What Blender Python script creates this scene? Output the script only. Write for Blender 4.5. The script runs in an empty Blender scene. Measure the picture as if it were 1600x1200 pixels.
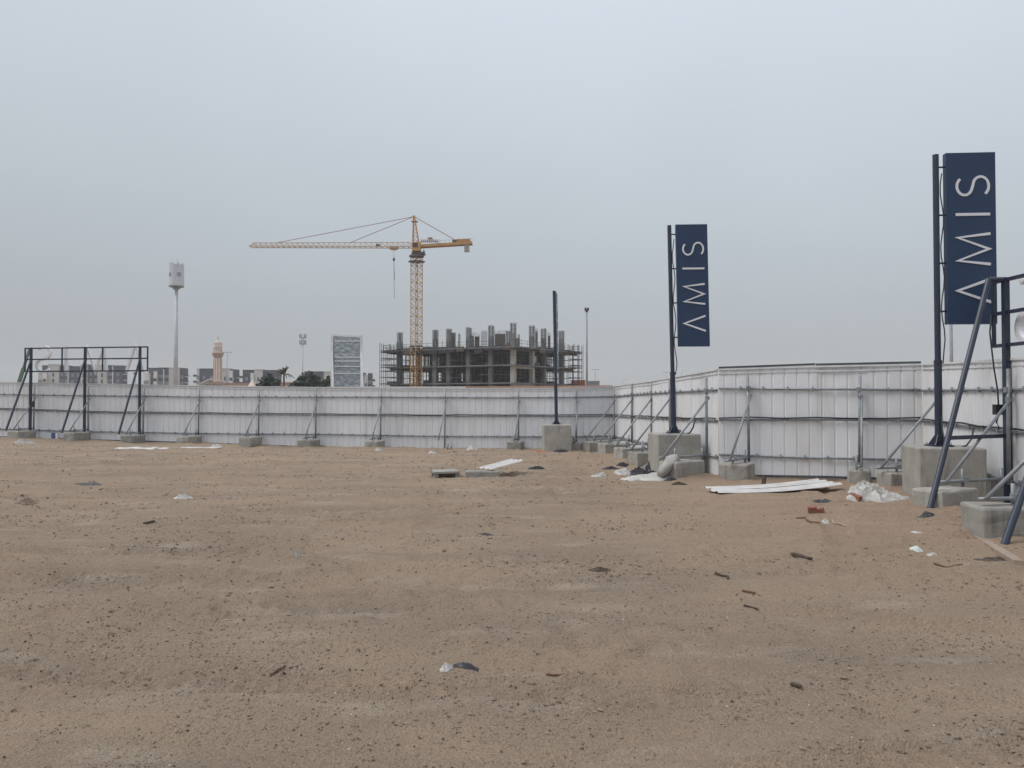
import bpy, bmesh, math, random
import numpy as np
from mathutils import Vector, Matrix, noise as mnoise

random.seed(7)
scene = bpy.context.scene
col = scene.collection

# ------------------------------------------------------------------ camera
F = 1200.0                       # focal length in photo pixels (1600 wide)
CAMZ = 1.7
PITCH = math.atan2(25.0, F)
cam_d = bpy.data.cameras.new('camera')
cam = bpy.data.objects.new('camera', cam_d)
col.objects.link(cam)
cam.location = (0, 0, CAMZ)
cam.rotation_euler = (math.pi / 2 + PITCH, 0, 0)
cam_d.sensor_fit = 'HORIZONTAL'
cam_d.sensor_width = 36.0
cam_d.lens = 36.0 * F / 1600.0
cam_d.clip_start = 0.05
cam_d.clip_end = 6000
scene.camera = cam

# ------------------------------------------------------------------ world, sun, exposure
SUN_EL, SUN_AZ = math.radians(52), math.radians(-99)     # azimuth from +Y towards +X
world = bpy.data.worlds.new('World')
scene.world = world
world.use_nodes = True
nt = world.node_tree
nt.nodes.clear()
wo = nt.nodes.new('ShaderNodeOutputWorld')
bg = nt.nodes.new('ShaderNodeBackground')
sky = nt.nodes.new('ShaderNodeTexSky')
sky.sky_type = 'NISHITA'
sky.sun_disc = False
sky.sun_elevation = SUN_EL
sky.sun_rotation = SUN_AZ
sky.air_density = 1.5
sky.dust_density = 6.0
skm = nt.nodes.new('ShaderNodeMixRGB')
skm.blend_type = 'MULTIPLY'
skm.inputs[0].default_value = 1.0
skm.inputs[2].default_value = (0.09, 0.09, 0.09, 1)
nt.links.new(sky.outputs[0], skm.inputs[1])
tc = nt.nodes.new('ShaderNodeTexCoord')
sep = nt.nodes.new('ShaderNodeSeparateXYZ')
nt.links.new(tc.outputs['Generated'], sep.inputs[0])
ramp = nt.nodes.new('ShaderNodeValToRGB')                # overcast: darker at the horizon, brighter overhead
cr = ramp.color_ramp
cr.elements[0].position = 0.0
cr.elements[0].color = (0.350, 0.372, 0.382, 1)
cr.elements[1].position = 1.0
cr.elements[1].color = (0.98, 1.03, 1.10, 1)
for p, c in ((0.10, (0.388, 0.425, 0.460)), (0.22, (0.455, 0.498, 0.548)), (0.45, (0.575, 0.625, 0.690)), (0.7, (0.80, 0.85, 0.92))):
    e = cr.elements.new(p)
    e.color = (*c, 1)
nt.links.new(sep.outputs['Z'], ramp.inputs[0])
wn = nt.nodes.new('ShaderNodeTexNoise')
wn.inputs['Scale'].default_value = 1.6
wn.inputs['Detail'].default_value = 3.0
nt.links.new(tc.outputs['Generated'], wn.inputs['Vector'])
wmr = nt.nodes.new('ShaderNodeMapRange')
wmr.inputs[1].default_value = 0.3
wmr.inputs[2].default_value = 0.7
wmr.inputs[3].default_value = 0.95
wmr.inputs[4].default_value = 1.06
nt.links.new(wn.outputs[0], wmr.inputs[0])
cl = nt.nodes.new('ShaderNodeMixRGB')
cl.blend_type = 'MULTIPLY'
cl.inputs[0].default_value = 1.0
nt.links.new(ramp.outputs[0], cl.inputs[1])
nt.links.new(wmr.outputs[0], cl.inputs[2])
mx = nt.nodes.new('ShaderNodeMixRGB')
mx.inputs[0].default_value = 0.90
nt.links.new(skm.outputs[0], mx.inputs[1])
nt.links.new(cl.outputs[0], mx.inputs[2])
azm = nt.nodes.new('ShaderNodeMapRange')                 # thinner cloud towards the right
azm.inputs[1].default_value = -1.0
azm.inputs[2].default_value = 1.0
azm.inputs[3].default_value = 0.90
azm.inputs[4].default_value = 1.10
nt.links.new(sep.outputs['X'], azm.inputs[0])
mz_ = nt.nodes.new('ShaderNodeMixRGB')
mz_.blend_type = 'MULTIPLY'
mz_.inputs[0].default_value = 1.0
nt.links.new(mx.outputs[0], mz_.inputs[1])
nt.links.new(azm.outputs[0], mz_.inputs[2])
nt.links.new(mz_.outputs[0], bg.inputs[0])
bg.inputs[1].default_value = 1.0
nt.links.new(bg.outputs[0], wo.inputs[0])

sun_d = bpy.data.lights.new('sun', 'SUN')
sun_d.energy = 1.5
sun_d.angle = math.radians(25)
sun_d.color = (1.0, 0.97, 0.92)
sun = bpy.data.objects.new('sun', sun_d)
col.objects.link(sun)
sd = Vector((math.sin(SUN_AZ) * math.cos(SUN_EL), math.cos(SUN_AZ) * math.cos(SUN_EL), math.sin(SUN_EL)))
sun.rotation_euler = (-sd).to_track_quat('-Z', 'Y').to_euler()
sun.location = sd * 60

vs = scene.view_settings
vs.view_transform = 'Standard'
vs.look = 'None'
vs.exposure = 0.2
vs.gamma = 1.0
vs.use_curve_mapping = False
scene.cycles.use_denoising = True
scene.cycles.max_bounces = 8
scene.cycles.volume_bounces = 2

# ------------------------------------------------------------------ helpers
def W(px, py, d):
    """world point that stands d metres ahead at the photo pixel"""
    u, v = (px - 800) / F, (600 - py) / F
    cp, sp = math.cos(PITCH), math.sin(PITCH)
    y, z = cp - v * sp, sp + v * cp
    k = d / y
    return Vector((u * k, d, CAMZ + z * k))

def zat(py, d):
    return W(800, py, d).z

BASE = {}
def base_of(o):
    return BASE.get(o.name, Vector((0, 0, 0))) if o else Vector((0, 0, 0))

def tag(o, label=None, cat=None, group=None, kind=None):
    if label: o['label'] = label
    if cat: o['category'] = cat
    if group: o['group'] = group
    if kind: o['kind'] = kind
    return o

def thing(name, loc, label, cat, group=None):
    o = bpy.data.objects.new(name, None)
    o.empty_display_size = 0.2
    col.objects.link(o)
    o.location = loc
    BASE[o.name] = Vector(loc)
    return tag(o, label, cat, group)

def frame_of(d, up=Vector((0, 0, 1))):
    d = d.normalized()
    if abs(d.dot(up)) > 0.98:
        up = Vector((0, 1, 0))
    s = d.cross(up).normalized()
    return s, s.cross(d).normalized()

class MB:
    def __init__(self):
        self.v, self.f = [], []
    def add(self, vs_, fs_):
        n = len(self.v)
        self.v.extend([Vector(a) for a in vs_])
        self.f.extend([tuple(i + n for i in f) for f in fs_])
        return self
    def box(self, c, s, R=None):
        c = Vector(c)
        hx, hy, hz = s[0] / 2, s[1] / 2, s[2] / 2
        pts = []
        for z in (-hz, hz):
            for x, y in ((-hx, -hy), (hx, -hy), (hx, hy), (-hx, hy)):
                p = Vector((x, y, z))
                pts.append(c + (R @ p if R else p))
        return self.add(pts, [(3, 2, 1, 0), (4, 5, 6, 7), (0, 1, 5, 4), (1, 2, 6, 5), (2, 3, 7, 6), (3, 0, 4, 7)])
    def span(self, p, q):
        p, q = Vector(p), Vector(q)
        return self.box((p + q) / 2, [abs(a) for a in (q - p)])
    def bar(self, p, q, w, h=None):
        """rectangular bar from p to q"""
        p, q = Vector(p), Vector(q)
        h = h or w
        s, u = frame_of(q - p)
        pts = [e + s * a * w / 2 + u * b * h / 2 for e in (p, q) for a, b in ((-1, -1), (1, -1), (1, 1), (-1, 1))]
        return self.add(pts, [(0, 1, 2, 3), (7, 6, 5, 4), (0, 4, 5, 1), (1, 5, 6, 2), (2, 6, 7, 3), (3, 7, 4, 0)])
    def tube(self, p, q, r, n=8, r2=None):
        p, q = Vector(p), Vector(q)
        r2 = r if r2 is None else r2
        s, u = frame_of(q - p)
        pts = [e + (s * math.cos(2 * math.pi * i / n) + u * math.sin(2 * math.pi * i / n)) * rr
               for e, rr in ((p, r), (q, r2)) for i in range(n)]
        fs = [(i, i + n, (i + 1) % n + n, (i + 1) % n) for i in range(n)]
        fs += [tuple(range(n)), tuple(range(2 * n - 1, n - 1, -1))]
        return self.add(pts, fs)
    def path(self, pts, r, n=6):
        pts = [Vector(p) for p in pts]
        rings = []
        for i, p in enumerate(pts):
            d = pts[min(i + 1, len(pts) - 1)] - pts[max(i - 1, 0)]
            s, u = frame_of(d)
            rr = r[i] if isinstance(r, (list, tuple)) else r
            rings += [p + (s * math.cos(2 * math.pi * k / n) + u * math.sin(2 * math.pi * k / n)) * rr for k in range(n)]
        fs = [(a * n + k, (a + 1) * n + k, (a + 1) * n + (k + 1) % n, a * n + (k + 1) % n)
              for a in range(len(pts) - 1) for k in range(n)]
        fs += [tuple(range(n)), tuple(range(len(rings) - 1, len(rings) - n - 1, -1))]
        return self.add(rings, fs)
    def lathe(self, c, prof, n=16, a0=0.0):
        c = Vector(c)
        pts = [c + Vector((r * math.cos(a0 + 2 * math.pi * k / n), r * math.sin(a0 + 2 * math.pi * k / n), z))
               for r, z in prof for k in range(n)]
        fs = [(a * n + k, a * n + (k + 1) % n, (a + 1) * n + (k + 1) % n, (a + 1) * n + k)
              for a in range(len(prof) - 1) for k in range(n)]
        fs += [tuple(range(n - 1, -1, -1)), tuple(range(len(pts) - n, len(pts)))]
        return self.add(pts, fs)
    def build(self, name, mat, parent=None, base=None, smooth=False):
        b = base_of(parent) if parent else (Vector(base) if base is not None else Vector((0, 0, 0)))
        me = bpy.data.meshes.new(name)
        me.from_pydata([tuple(a - b) for a in self.v], [], self.f)
        me.materials.append(mat)
        if smooth:
            me.polygons.foreach_set('use_smooth', [True] * len(me.polygons))
        me.update()
        o = bpy.data.objects.new(name, me)
        col.objects.link(o)
        if parent:
            o.parent = parent
            BASE[o.name] = b
        else:
            o.location = b
            BASE[o.name] = b
        return o
    def low(self):
        x = sum(a.x for a in self.v) / len(self.v)
        y = sum(a.y for a in self.v) / len(self.v)
        return Vector((x, y, min(a.z for a in self.v)))

def single(name, mb, mat, label, cat, group=None, smooth=False):
    return tag(mb.build(name, mat, None, mb.low(), smooth), label, cat, group)

def roughen(o, amp, cuts=3, seed=0, bev=0.02):
    """bevel, subdivide and weather a blocky mesh"""
    bm = bmesh.new()
    bm.from_mesh(o.data)
    bmesh.ops.remove_doubles(bm, verts=bm.verts, dist=1e-5)
    bmesh.ops.bevel(bm, geom=list(bm.edges), offset=bev, segments=2, affect='EDGES', profile=0.5)
    bmesh.ops.subdivide_edges(bm, edges=[e for e in bm.edges if e.calc_length() > 0.2], cuts=cuts, use_grid_fill=True)
    bm.normal_update()
    for v in bm.verts:
        p = v.co * 4.0 + Vector((seed * 3.1, seed * 1.7, 0))
        k = mnoise.noise(p) + 0.5 * mnoise.noise(p * 3.3)
        v.co += v.normal * k * amp
    bm.to_mesh(o.data)
    bm.free()
    o.data.update()

# ------------------------------------------------------------------ materials
def new_mat(name):
    m = bpy.data.materials.new(name)
    m.use_nodes = True
    n = m.node_tree
    n.nodes.clear()
    out = n.nodes.new('ShaderNodeOutputMaterial')
    b = n.nodes.new('ShaderNodeBsdfPrincipled')
    n.links.new(b.outputs[0], out.inputs[0])
    return m, n, b

def rgb_mix(n, fac, a, b_, mode='MIX'):
    m = n.nodes.new('ShaderNodeMixRGB')
    m.blend_type = mode
    for i, v in ((0, fac), (1, a), (2, b_)):
        if isinstance(v, (int, float)):
            m.inputs[i].default_value = v
        elif isinstance(v, tuple):
            m.inputs[i].default_value = (*v, 1)
        else:
            n.links.new(v, m.inputs[i])
    return m.outputs[0]

def noise_fac(n, vec, scale, detail=4, lo=0.35, hi=0.65, rough=0.6):
    t = n.nodes.new('ShaderNodeTexNoise')
    t.inputs['Scale'].default_value = scale
    t.inputs['Detail'].default_value = detail
    t.inputs['Roughness'].default_value = rough
    n.links.new(vec, t.inputs['Vector'])
    r = n.nodes.new('ShaderNodeMapRange')
    r.inputs[1].default_value = lo
    r.inputs[2].default_value = hi
    n.links.new(t.outputs[0], r.inputs[0])
    return r.outputs[0]

def geo_pos(n, sx=1, sy=1, sz=1):
    g = n.nodes.new('ShaderNodeNewGeometry')
    mp = n.nodes.new('ShaderNodeMapping')
    mp.inputs['Scale'].default_value = (sx, sy, sz)
    n.links.new(g.outputs['Position'], mp.inputs['Vector'])
    return mp.outputs[0]

def bump(n, b, h, strength, dist=0.02):
    bu = n.nodes.new('ShaderNodeBump')
    bu.inputs['Strength'].default_value = strength
    bu.inputs['Distance'].default_value = dist
    n.links.new(h, bu.inputs['Height'])
    n.links.new(bu.outputs[0], b.inputs['Normal'])

def mat(name, c1, c2=None, rough=0.6, scale=3.0, metal=0.0, stretch=(1, 1, 1), bmp=0.0, bscale=40.0, objvar=0.0, lo=0.35, hi=0.65, spec=0.5):
    m, n, b = new_mat(name)
    c2 = c2 or tuple(x * 0.8 for x in c1)
    v = geo_pos(n, *stretch)
    f = noise_fac(n, v, scale, 5, lo, hi)
    c = rgb_mix(n, f, c1, c2)
    if objvar:
        oi = n.nodes.new('ShaderNodeObjectInfo')
        mr = n.nodes.new('ShaderNodeMapRange')
        mr.inputs[3].default_value = 1 - objvar
        mr.inputs[4].default_value = 1 + objvar * 0.4
        n.links.new(oi.outputs['Random'], mr.inputs[0])
        c = rgb_mix(n, 1.0, c, mr.outputs[0], 'MULTIPLY')
    n.links.new(c, b.inputs['Base Color'])
    b.inputs['Roughness'].default_value = rough
    b.inputs['Metallic'].default_value = metal
    b.inputs['Specular IOR Level'].default_value = spec
    if bmp:
        bump(n, b, noise_fac(n, geo_pos(n), bscale, 4, 0.2, 0.8), bmp, 0.01)
    return m

M = {}
def make_sand():
    m, n, b = new_mat('sand')
    v = geo_pos(n)
    vx = geo_pos(n, 0.35, 1.0, 1.0)
    base = rgb_mix(n, noise_fac(n, v, 0.35, 4), (0.462, 0.350, 0.256), (0.398, 0.306, 0.225))
    base = rgb_mix(n, noise_fac(n, vx, 1.1, 6, 0.40, 0.66), base, (0.335, 0.264, 0.203))
    base = rgb_mix(n, noise_fac(n, vx, 2.2, 5, 0.52, 0.72), base, (0.508, 0.407, 0.317))
    g2 = n.nodes.new('ShaderNodeNewGeometry')
    sx = n.nodes.new('ShaderNodeSeparateXYZ')
    n.links.new(g2.outputs['Position'], sx.inputs[0])
    wob = noise_fac(n, v, 0.5, 3, 0.25, 0.75)
    ax = n.nodes.new('ShaderNodeMath'); ax.operation = 'MULTIPLY_ADD'
    n.links.new(wob, ax.inputs[0]); ax.inputs[1].default_value = 3.0
    n.links.new(sx.outputs['X'], ax.inputs[2])
    mrx = n.nodes.new('ShaderNodeMapRange')
    mrx.inputs[1].default_value = 2.6; mrx.inputs[2].default_value = 5.6
    n.links.new(ax.outputs[0], mrx.inputs[0])
    mry = n.nodes.new('ShaderNodeMapRange')
    mry.inputs[1].default_value = 6.0; mry.inputs[2].default_value = 9.5
    n.links.new(sx.outputs['Y'], mry.inputs[0])
    dune = n.nodes.new('ShaderNodeMath'); dune.operation = 'MULTIPLY'
    n.links.new(mrx.outputs[0], dune.inputs[0]); n.links.new(mry.outputs[0], dune.inputs[1])
    base = rgb_mix(n, dune.outputs[0], base, rgb_mix(n, noise_fac(n, vx, 1.6, 5), (0.480, 0.352, 0.256), (0.418, 0.311, 0.230)))
    # coarse grit: dark and pale specks
    sp = noise_fac(n, v, 38.0, 3, 0.59, 0.68, 0.7)
    patch = noise_fac(n, vx, 1.3, 5, 0.36, 0.62)
    mm = n.nodes.new('ShaderNodeMath'); mm.operation = 'MULTIPLY'
    n.links.new(sp, mm.inputs[0]); n.links.new(patch, mm.inputs[1])
    base = rgb_mix(n, mm.outputs[0], base, (0.110, 0.083, 0.062))
    base = rgb_mix(n, noise_fac(n, v, 60.0, 2, 0.30, 0.75), rgb_mix(n, 1.0, base, (0.84, 0.84, 0.84), 'MULTIPLY'), rgb_mix(n, 1.0, base, (1.12, 1.12, 1.12), 'MULTIPLY'))
    n.links.new(base, b.inputs['Base Color'])
    b.inputs['Roughness'].default_value = 0.95
    b.inputs['Specular IOR Level'].default_value = 0.15
    add = n.nodes.new('ShaderNodeMath'); add.operation = 'ADD'
    n.links.new(noise_fac(n, v, 14.0, 6, 0.2, 0.8), add.inputs[0])
    n.links.new(noise_fac(n, v, 70.0, 4, 0.2, 0.8), add.inputs[1])
    bump(n, b, add.outputs[0], 0.9, 0.04)
    return m
M['sand'] = make_sand()
M['fence'] = mat('fence_white', (0.725, 0.735, 0.765), (0.665, 0.672, 0.695), 0.5, 1.2, stretch=(1, 1, 0.25), objvar=0.06)
def dusty_fence():
    m = M['fence']; n = m.node_tree
    b = [q for q in n.nodes if q.type == 'BSDF_PRINCIPLED'][0]
    src = b.inputs['Base Color'].links[0].from_socket
    f = noise_fac(n, geo_pos(n, 2.2, 2.2, 0.35), 1.1, 6, 0.53, 0.85, 0.65)
    n.links.new(rgb_mix(n, f, src, (0.54, 0.515, 0.48)), b.inputs['Base Color'])
dusty_fence()
M['trim_white'] = mat('trim_white', (0.66, 0.67, 0.68), (0.54, 0.55, 0.56), 0.5, 4)
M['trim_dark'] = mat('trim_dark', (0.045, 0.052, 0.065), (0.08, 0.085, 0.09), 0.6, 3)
M['galv'] = mat('galvanised_steel', (0.30, 0.32, 0.345), (0.21, 0.225, 0.24), 0.5, 7, 0.25, objvar=0.12)
M['navy'] = mat('navy_steel', (0.017, 0.026, 0.050), (0.024, 0.034, 0.060), 0.42, 5)
M['panel'] = mat('sign_navy_face', (0.022, 0.046, 0.100), (0.028, 0.052, 0.108), 0.38, 1.3, spec=0.3)
M['letter'] = mat('letter_white', (0.72, 0.72, 0.76), (0.66, 0.66, 0.70), 0.5, 3)
M['letter_back'] = mat('letter_back', (0.84, 0.84, 0.88), (0.78, 0.78, 0.82), 0.4, 3)
M['cable'] = mat('cable_black', (0.012, 0.013, 0.016), (0.022, 0.022, 0.026), 0.5, 6)
def make_concrete():
    m, n, b = new_mat('concrete')
    v = geo_pos(n)
    vz = geo_pos(n, 3, 3, 0.5)
    c = rgb_mix(n, noise_fac(n, v, 2.3, 6), (0.375, 0.358, 0.328), (0.290, 0.280, 0.258))
    c = rgb_mix(n, noise_fac(n, vz, 2.0, 5, 0.55, 0.75), c, (0.19, 0.185, 0.172))
    c = rgb_mix(n, noise_fac(n, v, 25, 3, 0.62, 0.75), c, (0.16, 0.155, 0.145))
    oi = n.nodes.new('ShaderNodeObjectInfo')
    mr = n.nodes.new('ShaderNodeMapRange')
    mr.inputs[3].default_value = 0.82
    mr.inputs[4].default_value = 1.12
    n.links.new(oi.outputs['Random'], mr.inputs[0])
    c = rgb_mix(n, 1.0, c, mr.outputs[0], 'MULTIPLY')
    n.links.new(c, b.inputs['Base Color'])
    b.inputs['Roughness'].default_value = 0.9
    b.inputs['Specular IOR Level'].default_value = 0.2
    bump(n, b, noise_fac(n, v, 45, 5, 0.2, 0.8), 0.35, 0.01)
    return m
M['concrete'] = make_concrete()
M['plastic_white'] = mat('plastic_sheet', (0.50, 0.49, 0.465), (0.39, 0.375, 0.35), 0.45, 7)
M['sheet_white'] = mat('painted_sheet', (0.60, 0.59, 0.58), (0.48, 0.46, 0.44), 0.45, 4)
M['sack'] = mat('sack_grey', (0.36, 0.35, 0.33), (0.28, 0.272, 0.255), 0.7, 5)
M['black_plastic'] = mat('black_plastic', (0.022, 0.023, 0.026), (0.04, 0.04, 0.045), 0.5, 8)
M['dark_cloth'] = mat('dark_cloth', (0.028, 0.030, 0.042), (0.06, 0.055, 0.065), 0.9, 9)
M['brick'] = mat('brick_red', (0.27, 0.115, 0.075), (0.20, 0.085, 0.058), 0.9, 14, bmp=0.3)
M['wood_dark'] = mat('wood_dark', (0.085, 0.058, 0.040), (0.055, 0.038, 0.028), 0.85, 14)
M['wood_rust'] = mat('stick_rust', (0.19, 0.095, 0.058), (0.12, 0.062, 0.042), 0.85, 14)
M['wood_pale'] = mat('wood_pale', (0.42, 0.34, 0.26), (0.34, 0.27, 0.20), 0.85, 10)
M['plywood'] = mat('plywood_board', (0.33, 0.265, 0.21), (0.26, 0.20, 0.155), 0.85, 5)
M['peb_dark'] = mat('pebble_dark', (0.105, 0.080, 0.062), (0.055, 0.043, 0.035), 0.95, 8)
M['peb_sand'] = mat('pebble_sand', (0.265, 0.202, 0.150), (0.19, 0.148, 0.112), 0.95, 8)
M['peb_clod'] = mat('clod_brown', (0.20, 0.150, 0.112), (0.125, 0.094, 0.072), 0.95, 8)
M['peb_pale'] = mat('pebble_pale', (0.58, 0.54, 0.48), (0.46, 0.42, 0.37), 0.9, 8)
M['orange_bag'] = mat('orange_bag', (0.55, 0.13, 0.05), (0.42, 0.10, 0.045), 0.6, 6)
M['blue_board'] = mat('blue_board', (0.05, 0.075, 0.17), (0.07, 0.10, 0.20), 0.5, 4)
M['pale_board'] = mat('pale_blue_board', (0.42, 0.48, 0.55), (0.52, 0.56, 0.60), 0.5, 2)
M['bottle'] = mat('bottle_pale', (0.55, 0.60, 0.55), (0.48, 0.54, 0.50), 0.25, 5)
M['hoard_white'] = mat('hoarding_white', (0.62, 0.63, 0.64), (0.55, 0.56, 0.57), 0.6, 0.5, objvar=0.1)
M['hoard_blue'] = mat('hoarding_slate', (0.20, 0.24, 0.28), (0.25, 0.28, 0.31), 0.6, 0.5, objvar=0.12)
M['hoard_orange'] = mat('hoarding_terracotta', (0.42, 0.265, 0.20), (0.37, 0.24, 0.185), 0.7, 0.5, objvar=0.1)
M['crane'] = mat('crane_yellow', (0.47, 0.275, 0.095), (0.38, 0.215, 0.08), 0.55, 0.8)
M['crane_jib'] = mat('crane_jib', (0.47, 0.34, 0.21), (0.40, 0.29, 0.19), 0.55, 0.8)
M['crane_dark'] = mat('crane_dark', (0.10, 0.088, 0.075), (0.075, 0.068, 0.06), 0.6, 1)
M['crane_tie'] = mat('crane_tie', (0.30, 0.15, 0.085), (0.24, 0.12, 0.07), 0.6, 1)
M['white_paint'] = mat('white_paint', (0.70, 0.71, 0.72), (0.60, 0.61, 0.63), 0.5, 1)
M['cweight'] = mat('counterweight', (0.42, 0.42, 0.41), (0.34, 0.34, 0.33), 0.8, 1)
M['bld_conc'] = mat('raw_concrete_shaded', (0.185, 0.188, 0.192), (0.085, 0.090, 0.098), 0.9, 0.6, objvar=0.15)  # raw concrete with the columns' shade darkened into its colour
M['bld_pale'] = mat('pale_concrete', (0.33, 0.32, 0.29), (0.25, 0.245, 0.225), 0.9, 0.6)
M['bld_slab'] = mat('slab_concrete', (0.17, 0.173, 0.176), (0.072, 0.077, 0.085), 0.9, 0.5)
M['formwork'] = mat('formwork_ply', (0.13, 0.105, 0.085), (0.07, 0.062, 0.058), 0.85, 0.6, objvar=0.25)
M['scaffold'] = mat('scaffold_steel', (0.085, 0.09, 0.10), (0.055, 0.06, 0.068), 0.6, 1)
M['rebar'] = mat('rebar', (0.17, 0.155, 0.145), (0.12, 0.11, 0.105), 0.8, 1)
M['shade_form'] = mat('dark_shade_form', (0.036, 0.040, 0.052), (0.026, 0.030, 0.040), 0.9, 0.5)  # near-black navy standing in for interior shade, also on some edge forms
M['apt_dark'] = mat('render_slate', (0.040, 0.047, 0.072), (0.055, 0.062, 0.088), 0.8, 0.25, objvar=0.12)
M['apt_light'] = mat('render_pale', (0.46, 0.46, 0.45), (0.39, 0.39, 0.385), 0.8, 0.25, objvar=0.1)
M['apt_white'] = mat('render_white', (0.60, 0.60, 0.60), (0.52, 0.52, 0.52), 0.8, 0.25)
M['glass'] = mat('window_glass', (0.035, 0.042, 0.052), (0.05, 0.058, 0.07), 0.15, 0.3)
M['glass_soft'] = mat('window_grey', (0.20, 0.215, 0.245), (0.15, 0.165, 0.19), 0.35, 0.3)
M['mosque_pink'] = mat('stone_pink', (0.66, 0.555, 0.50), (0.59, 0.49, 0.44), 0.85, 0.6)
M['mosque_cream'] = mat('stone_cream', (0.58, 0.52, 0.46), (0.52, 0.46, 0.41), 0.85, 0.6)
M['mosque_brown'] = mat('stone_brown', (0.37, 0.265, 0.225), (0.31, 0.225, 0.19), 0.85, 0.6)
M['roof_red'] = mat('roof_terracotta', (0.36, 0.215, 0.17), (0.30, 0.18, 0.145), 0.85, 0.6)
M['tent'] = mat('tent_cream', (0.66, 0.58, 0.49), (0.60, 0.53, 0.45), 0.8, 0.4)
M['leaf'] = mat('foliage_dark', (0.030, 0.050, 0.040), (0.052, 0.072, 0.050), 0.8, 1.3)
M['palm'] = mat('palm_frond', (0.060, 0.070, 0.045), (0.09, 0.092, 0.058), 0.8, 1.5)
M['bark'] = mat('bark', (0.13, 0.10, 0.075), (0.09, 0.07, 0.055), 0.9, 3)
M['mast'] = mat('mast_pale', (0.48, 0.50, 0.53), (0.42, 0.44, 0.47), 0.5, 0.6)
M['shroud'] = mat('shroud_white', (0.50, 0.53, 0.58), (0.46, 0.49, 0.54), 0.45, 0.4)
M['logo'] = mat('logo_blue', (0.055, 0.065, 0.15), (0.07, 0.08, 0.17), 0.5, 1)
M['pole_grey'] = mat('pole_grey', (0.26, 0.28, 0.31), (0.21, 0.225, 0.25), 0.5, 1)
M['antenna'] = mat('antenna_grey', (0.30, 0.32, 0.33), (0.25, 0.265, 0.275), 0.5, 1)
def make_wrap():
    m, n, b = new_mat('silver_wrap')
    v = geo_pos(n, 1, 1, 2.2)
    c = rgb_mix(n, noise_fac(n, v, 2.6, 6, 0.35, 0.68), (0.24, 0.29, 0.32), (0.46, 0.50, 0.53))
    n.links.new(c, b.inputs['Base Color'])
    b.inputs['Roughness'].default_value = 0.3
    b.inputs['Metallic'].default_value = 0.25
    return m
M['wrap'] = make_wrap()
M['green_boom'] = mat('boom_green', (0.055, 0.13, 0.085), (0.09, 0.13, 0.11), 0.5, 0.6)
M['container'] = mat('container_orange', (0.47, 0.16, 0.11), (0.40, 0.14, 0.10), 0.6, 0.6)
M['container_blue'] = mat('container_slate', (0.22, 0.26, 0.30), (0.26, 0.30, 0.33), 0.6, 0.6)

# ------------------------------------------------------------------ ground
RNG = np.random.default_rng(11)
PERM = RNG.random((257, 257))
def vnoise(x, y, s=0):
    x = np.asarray(x, float) + s * 17.3
    y = np.asarray(y, float) + s * 29.7
    xi, yi = np.floor(x).astype(int), np.floor(y).astype(int)
    fx, fy = x - xi, y - yi
    fx, fy = fx * fx * (3 - 2 * fx), fy * fy * (3 - 2 * fy)
    a = PERM[xi % 256, yi % 256]; b_ = PERM[(xi + 1) % 256, yi % 256]
    c = PERM[xi % 256, (yi + 1) % 256]; d = PERM[(xi + 1) % 256, (yi + 1) % 256]
    return (a * (1 - fx) + b_ * fx) * (1 - fy) + (c * (1 - fx) + d * fx) * fy - 0.5
def fbm(x, y, o=4, s=0):
    t, a = 0, 1
    for k in range(o):
        t = t + a * vnoise(x * 2 ** k, y * 2 ** k, s + k)
        a *= 0.5
    return t

CP = np.array([(-40, 38, .1), (-23, 33.5, .03), (-13, 32, -.12), (-8, 30.8, -.24), (-2.6, 30, -.27), (2.5, 29.5, -.26), (3.9, 28, -.22),
               (4.3, 24, -.10), (4.5, 20, -.05), (4.7, 17.6, -.04), (8.5, 16, -.02), (7, 12, .02), (6, 9, 0), (0, 4, 0), (-10, 8, 0),
               (0, 12, 0), (-10, 18, 0), (0, 20, -.07), (2, 24, -.14), (-8, 25, -.08), (12, 4, 0), (-20, 22, 0.03), (20, 25, -.05), (0, 50, -.3), (-30, 60, -.2), (30, 60, -.3)])
TRACKS = [  # x0, y0, angle, half gauge, strength
    (-3.0, 4.9, math.radians(-7), 0.0, 0.7), (1.5, 7.2, math.radians(5), 0.75, 0.8), (-5, 9.5, math.radians(-4), 0.8, 0.9),
    (3, 12.5, math.radians(9), 0.8, 0.8), (-4, 16, math.radians(3), 0.8, 0.9), (0, 6.0, math.radians(-14), 0.8, 0.6), (2.4, 3.9, math.radians(12), 0.0, 0.7),
    (-8, 21, math.radians(-3), 0.8, 0.9), (3.2, 9.5, math.radians(70), 0.8, 0.5)]
MOUNDS = []
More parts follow.
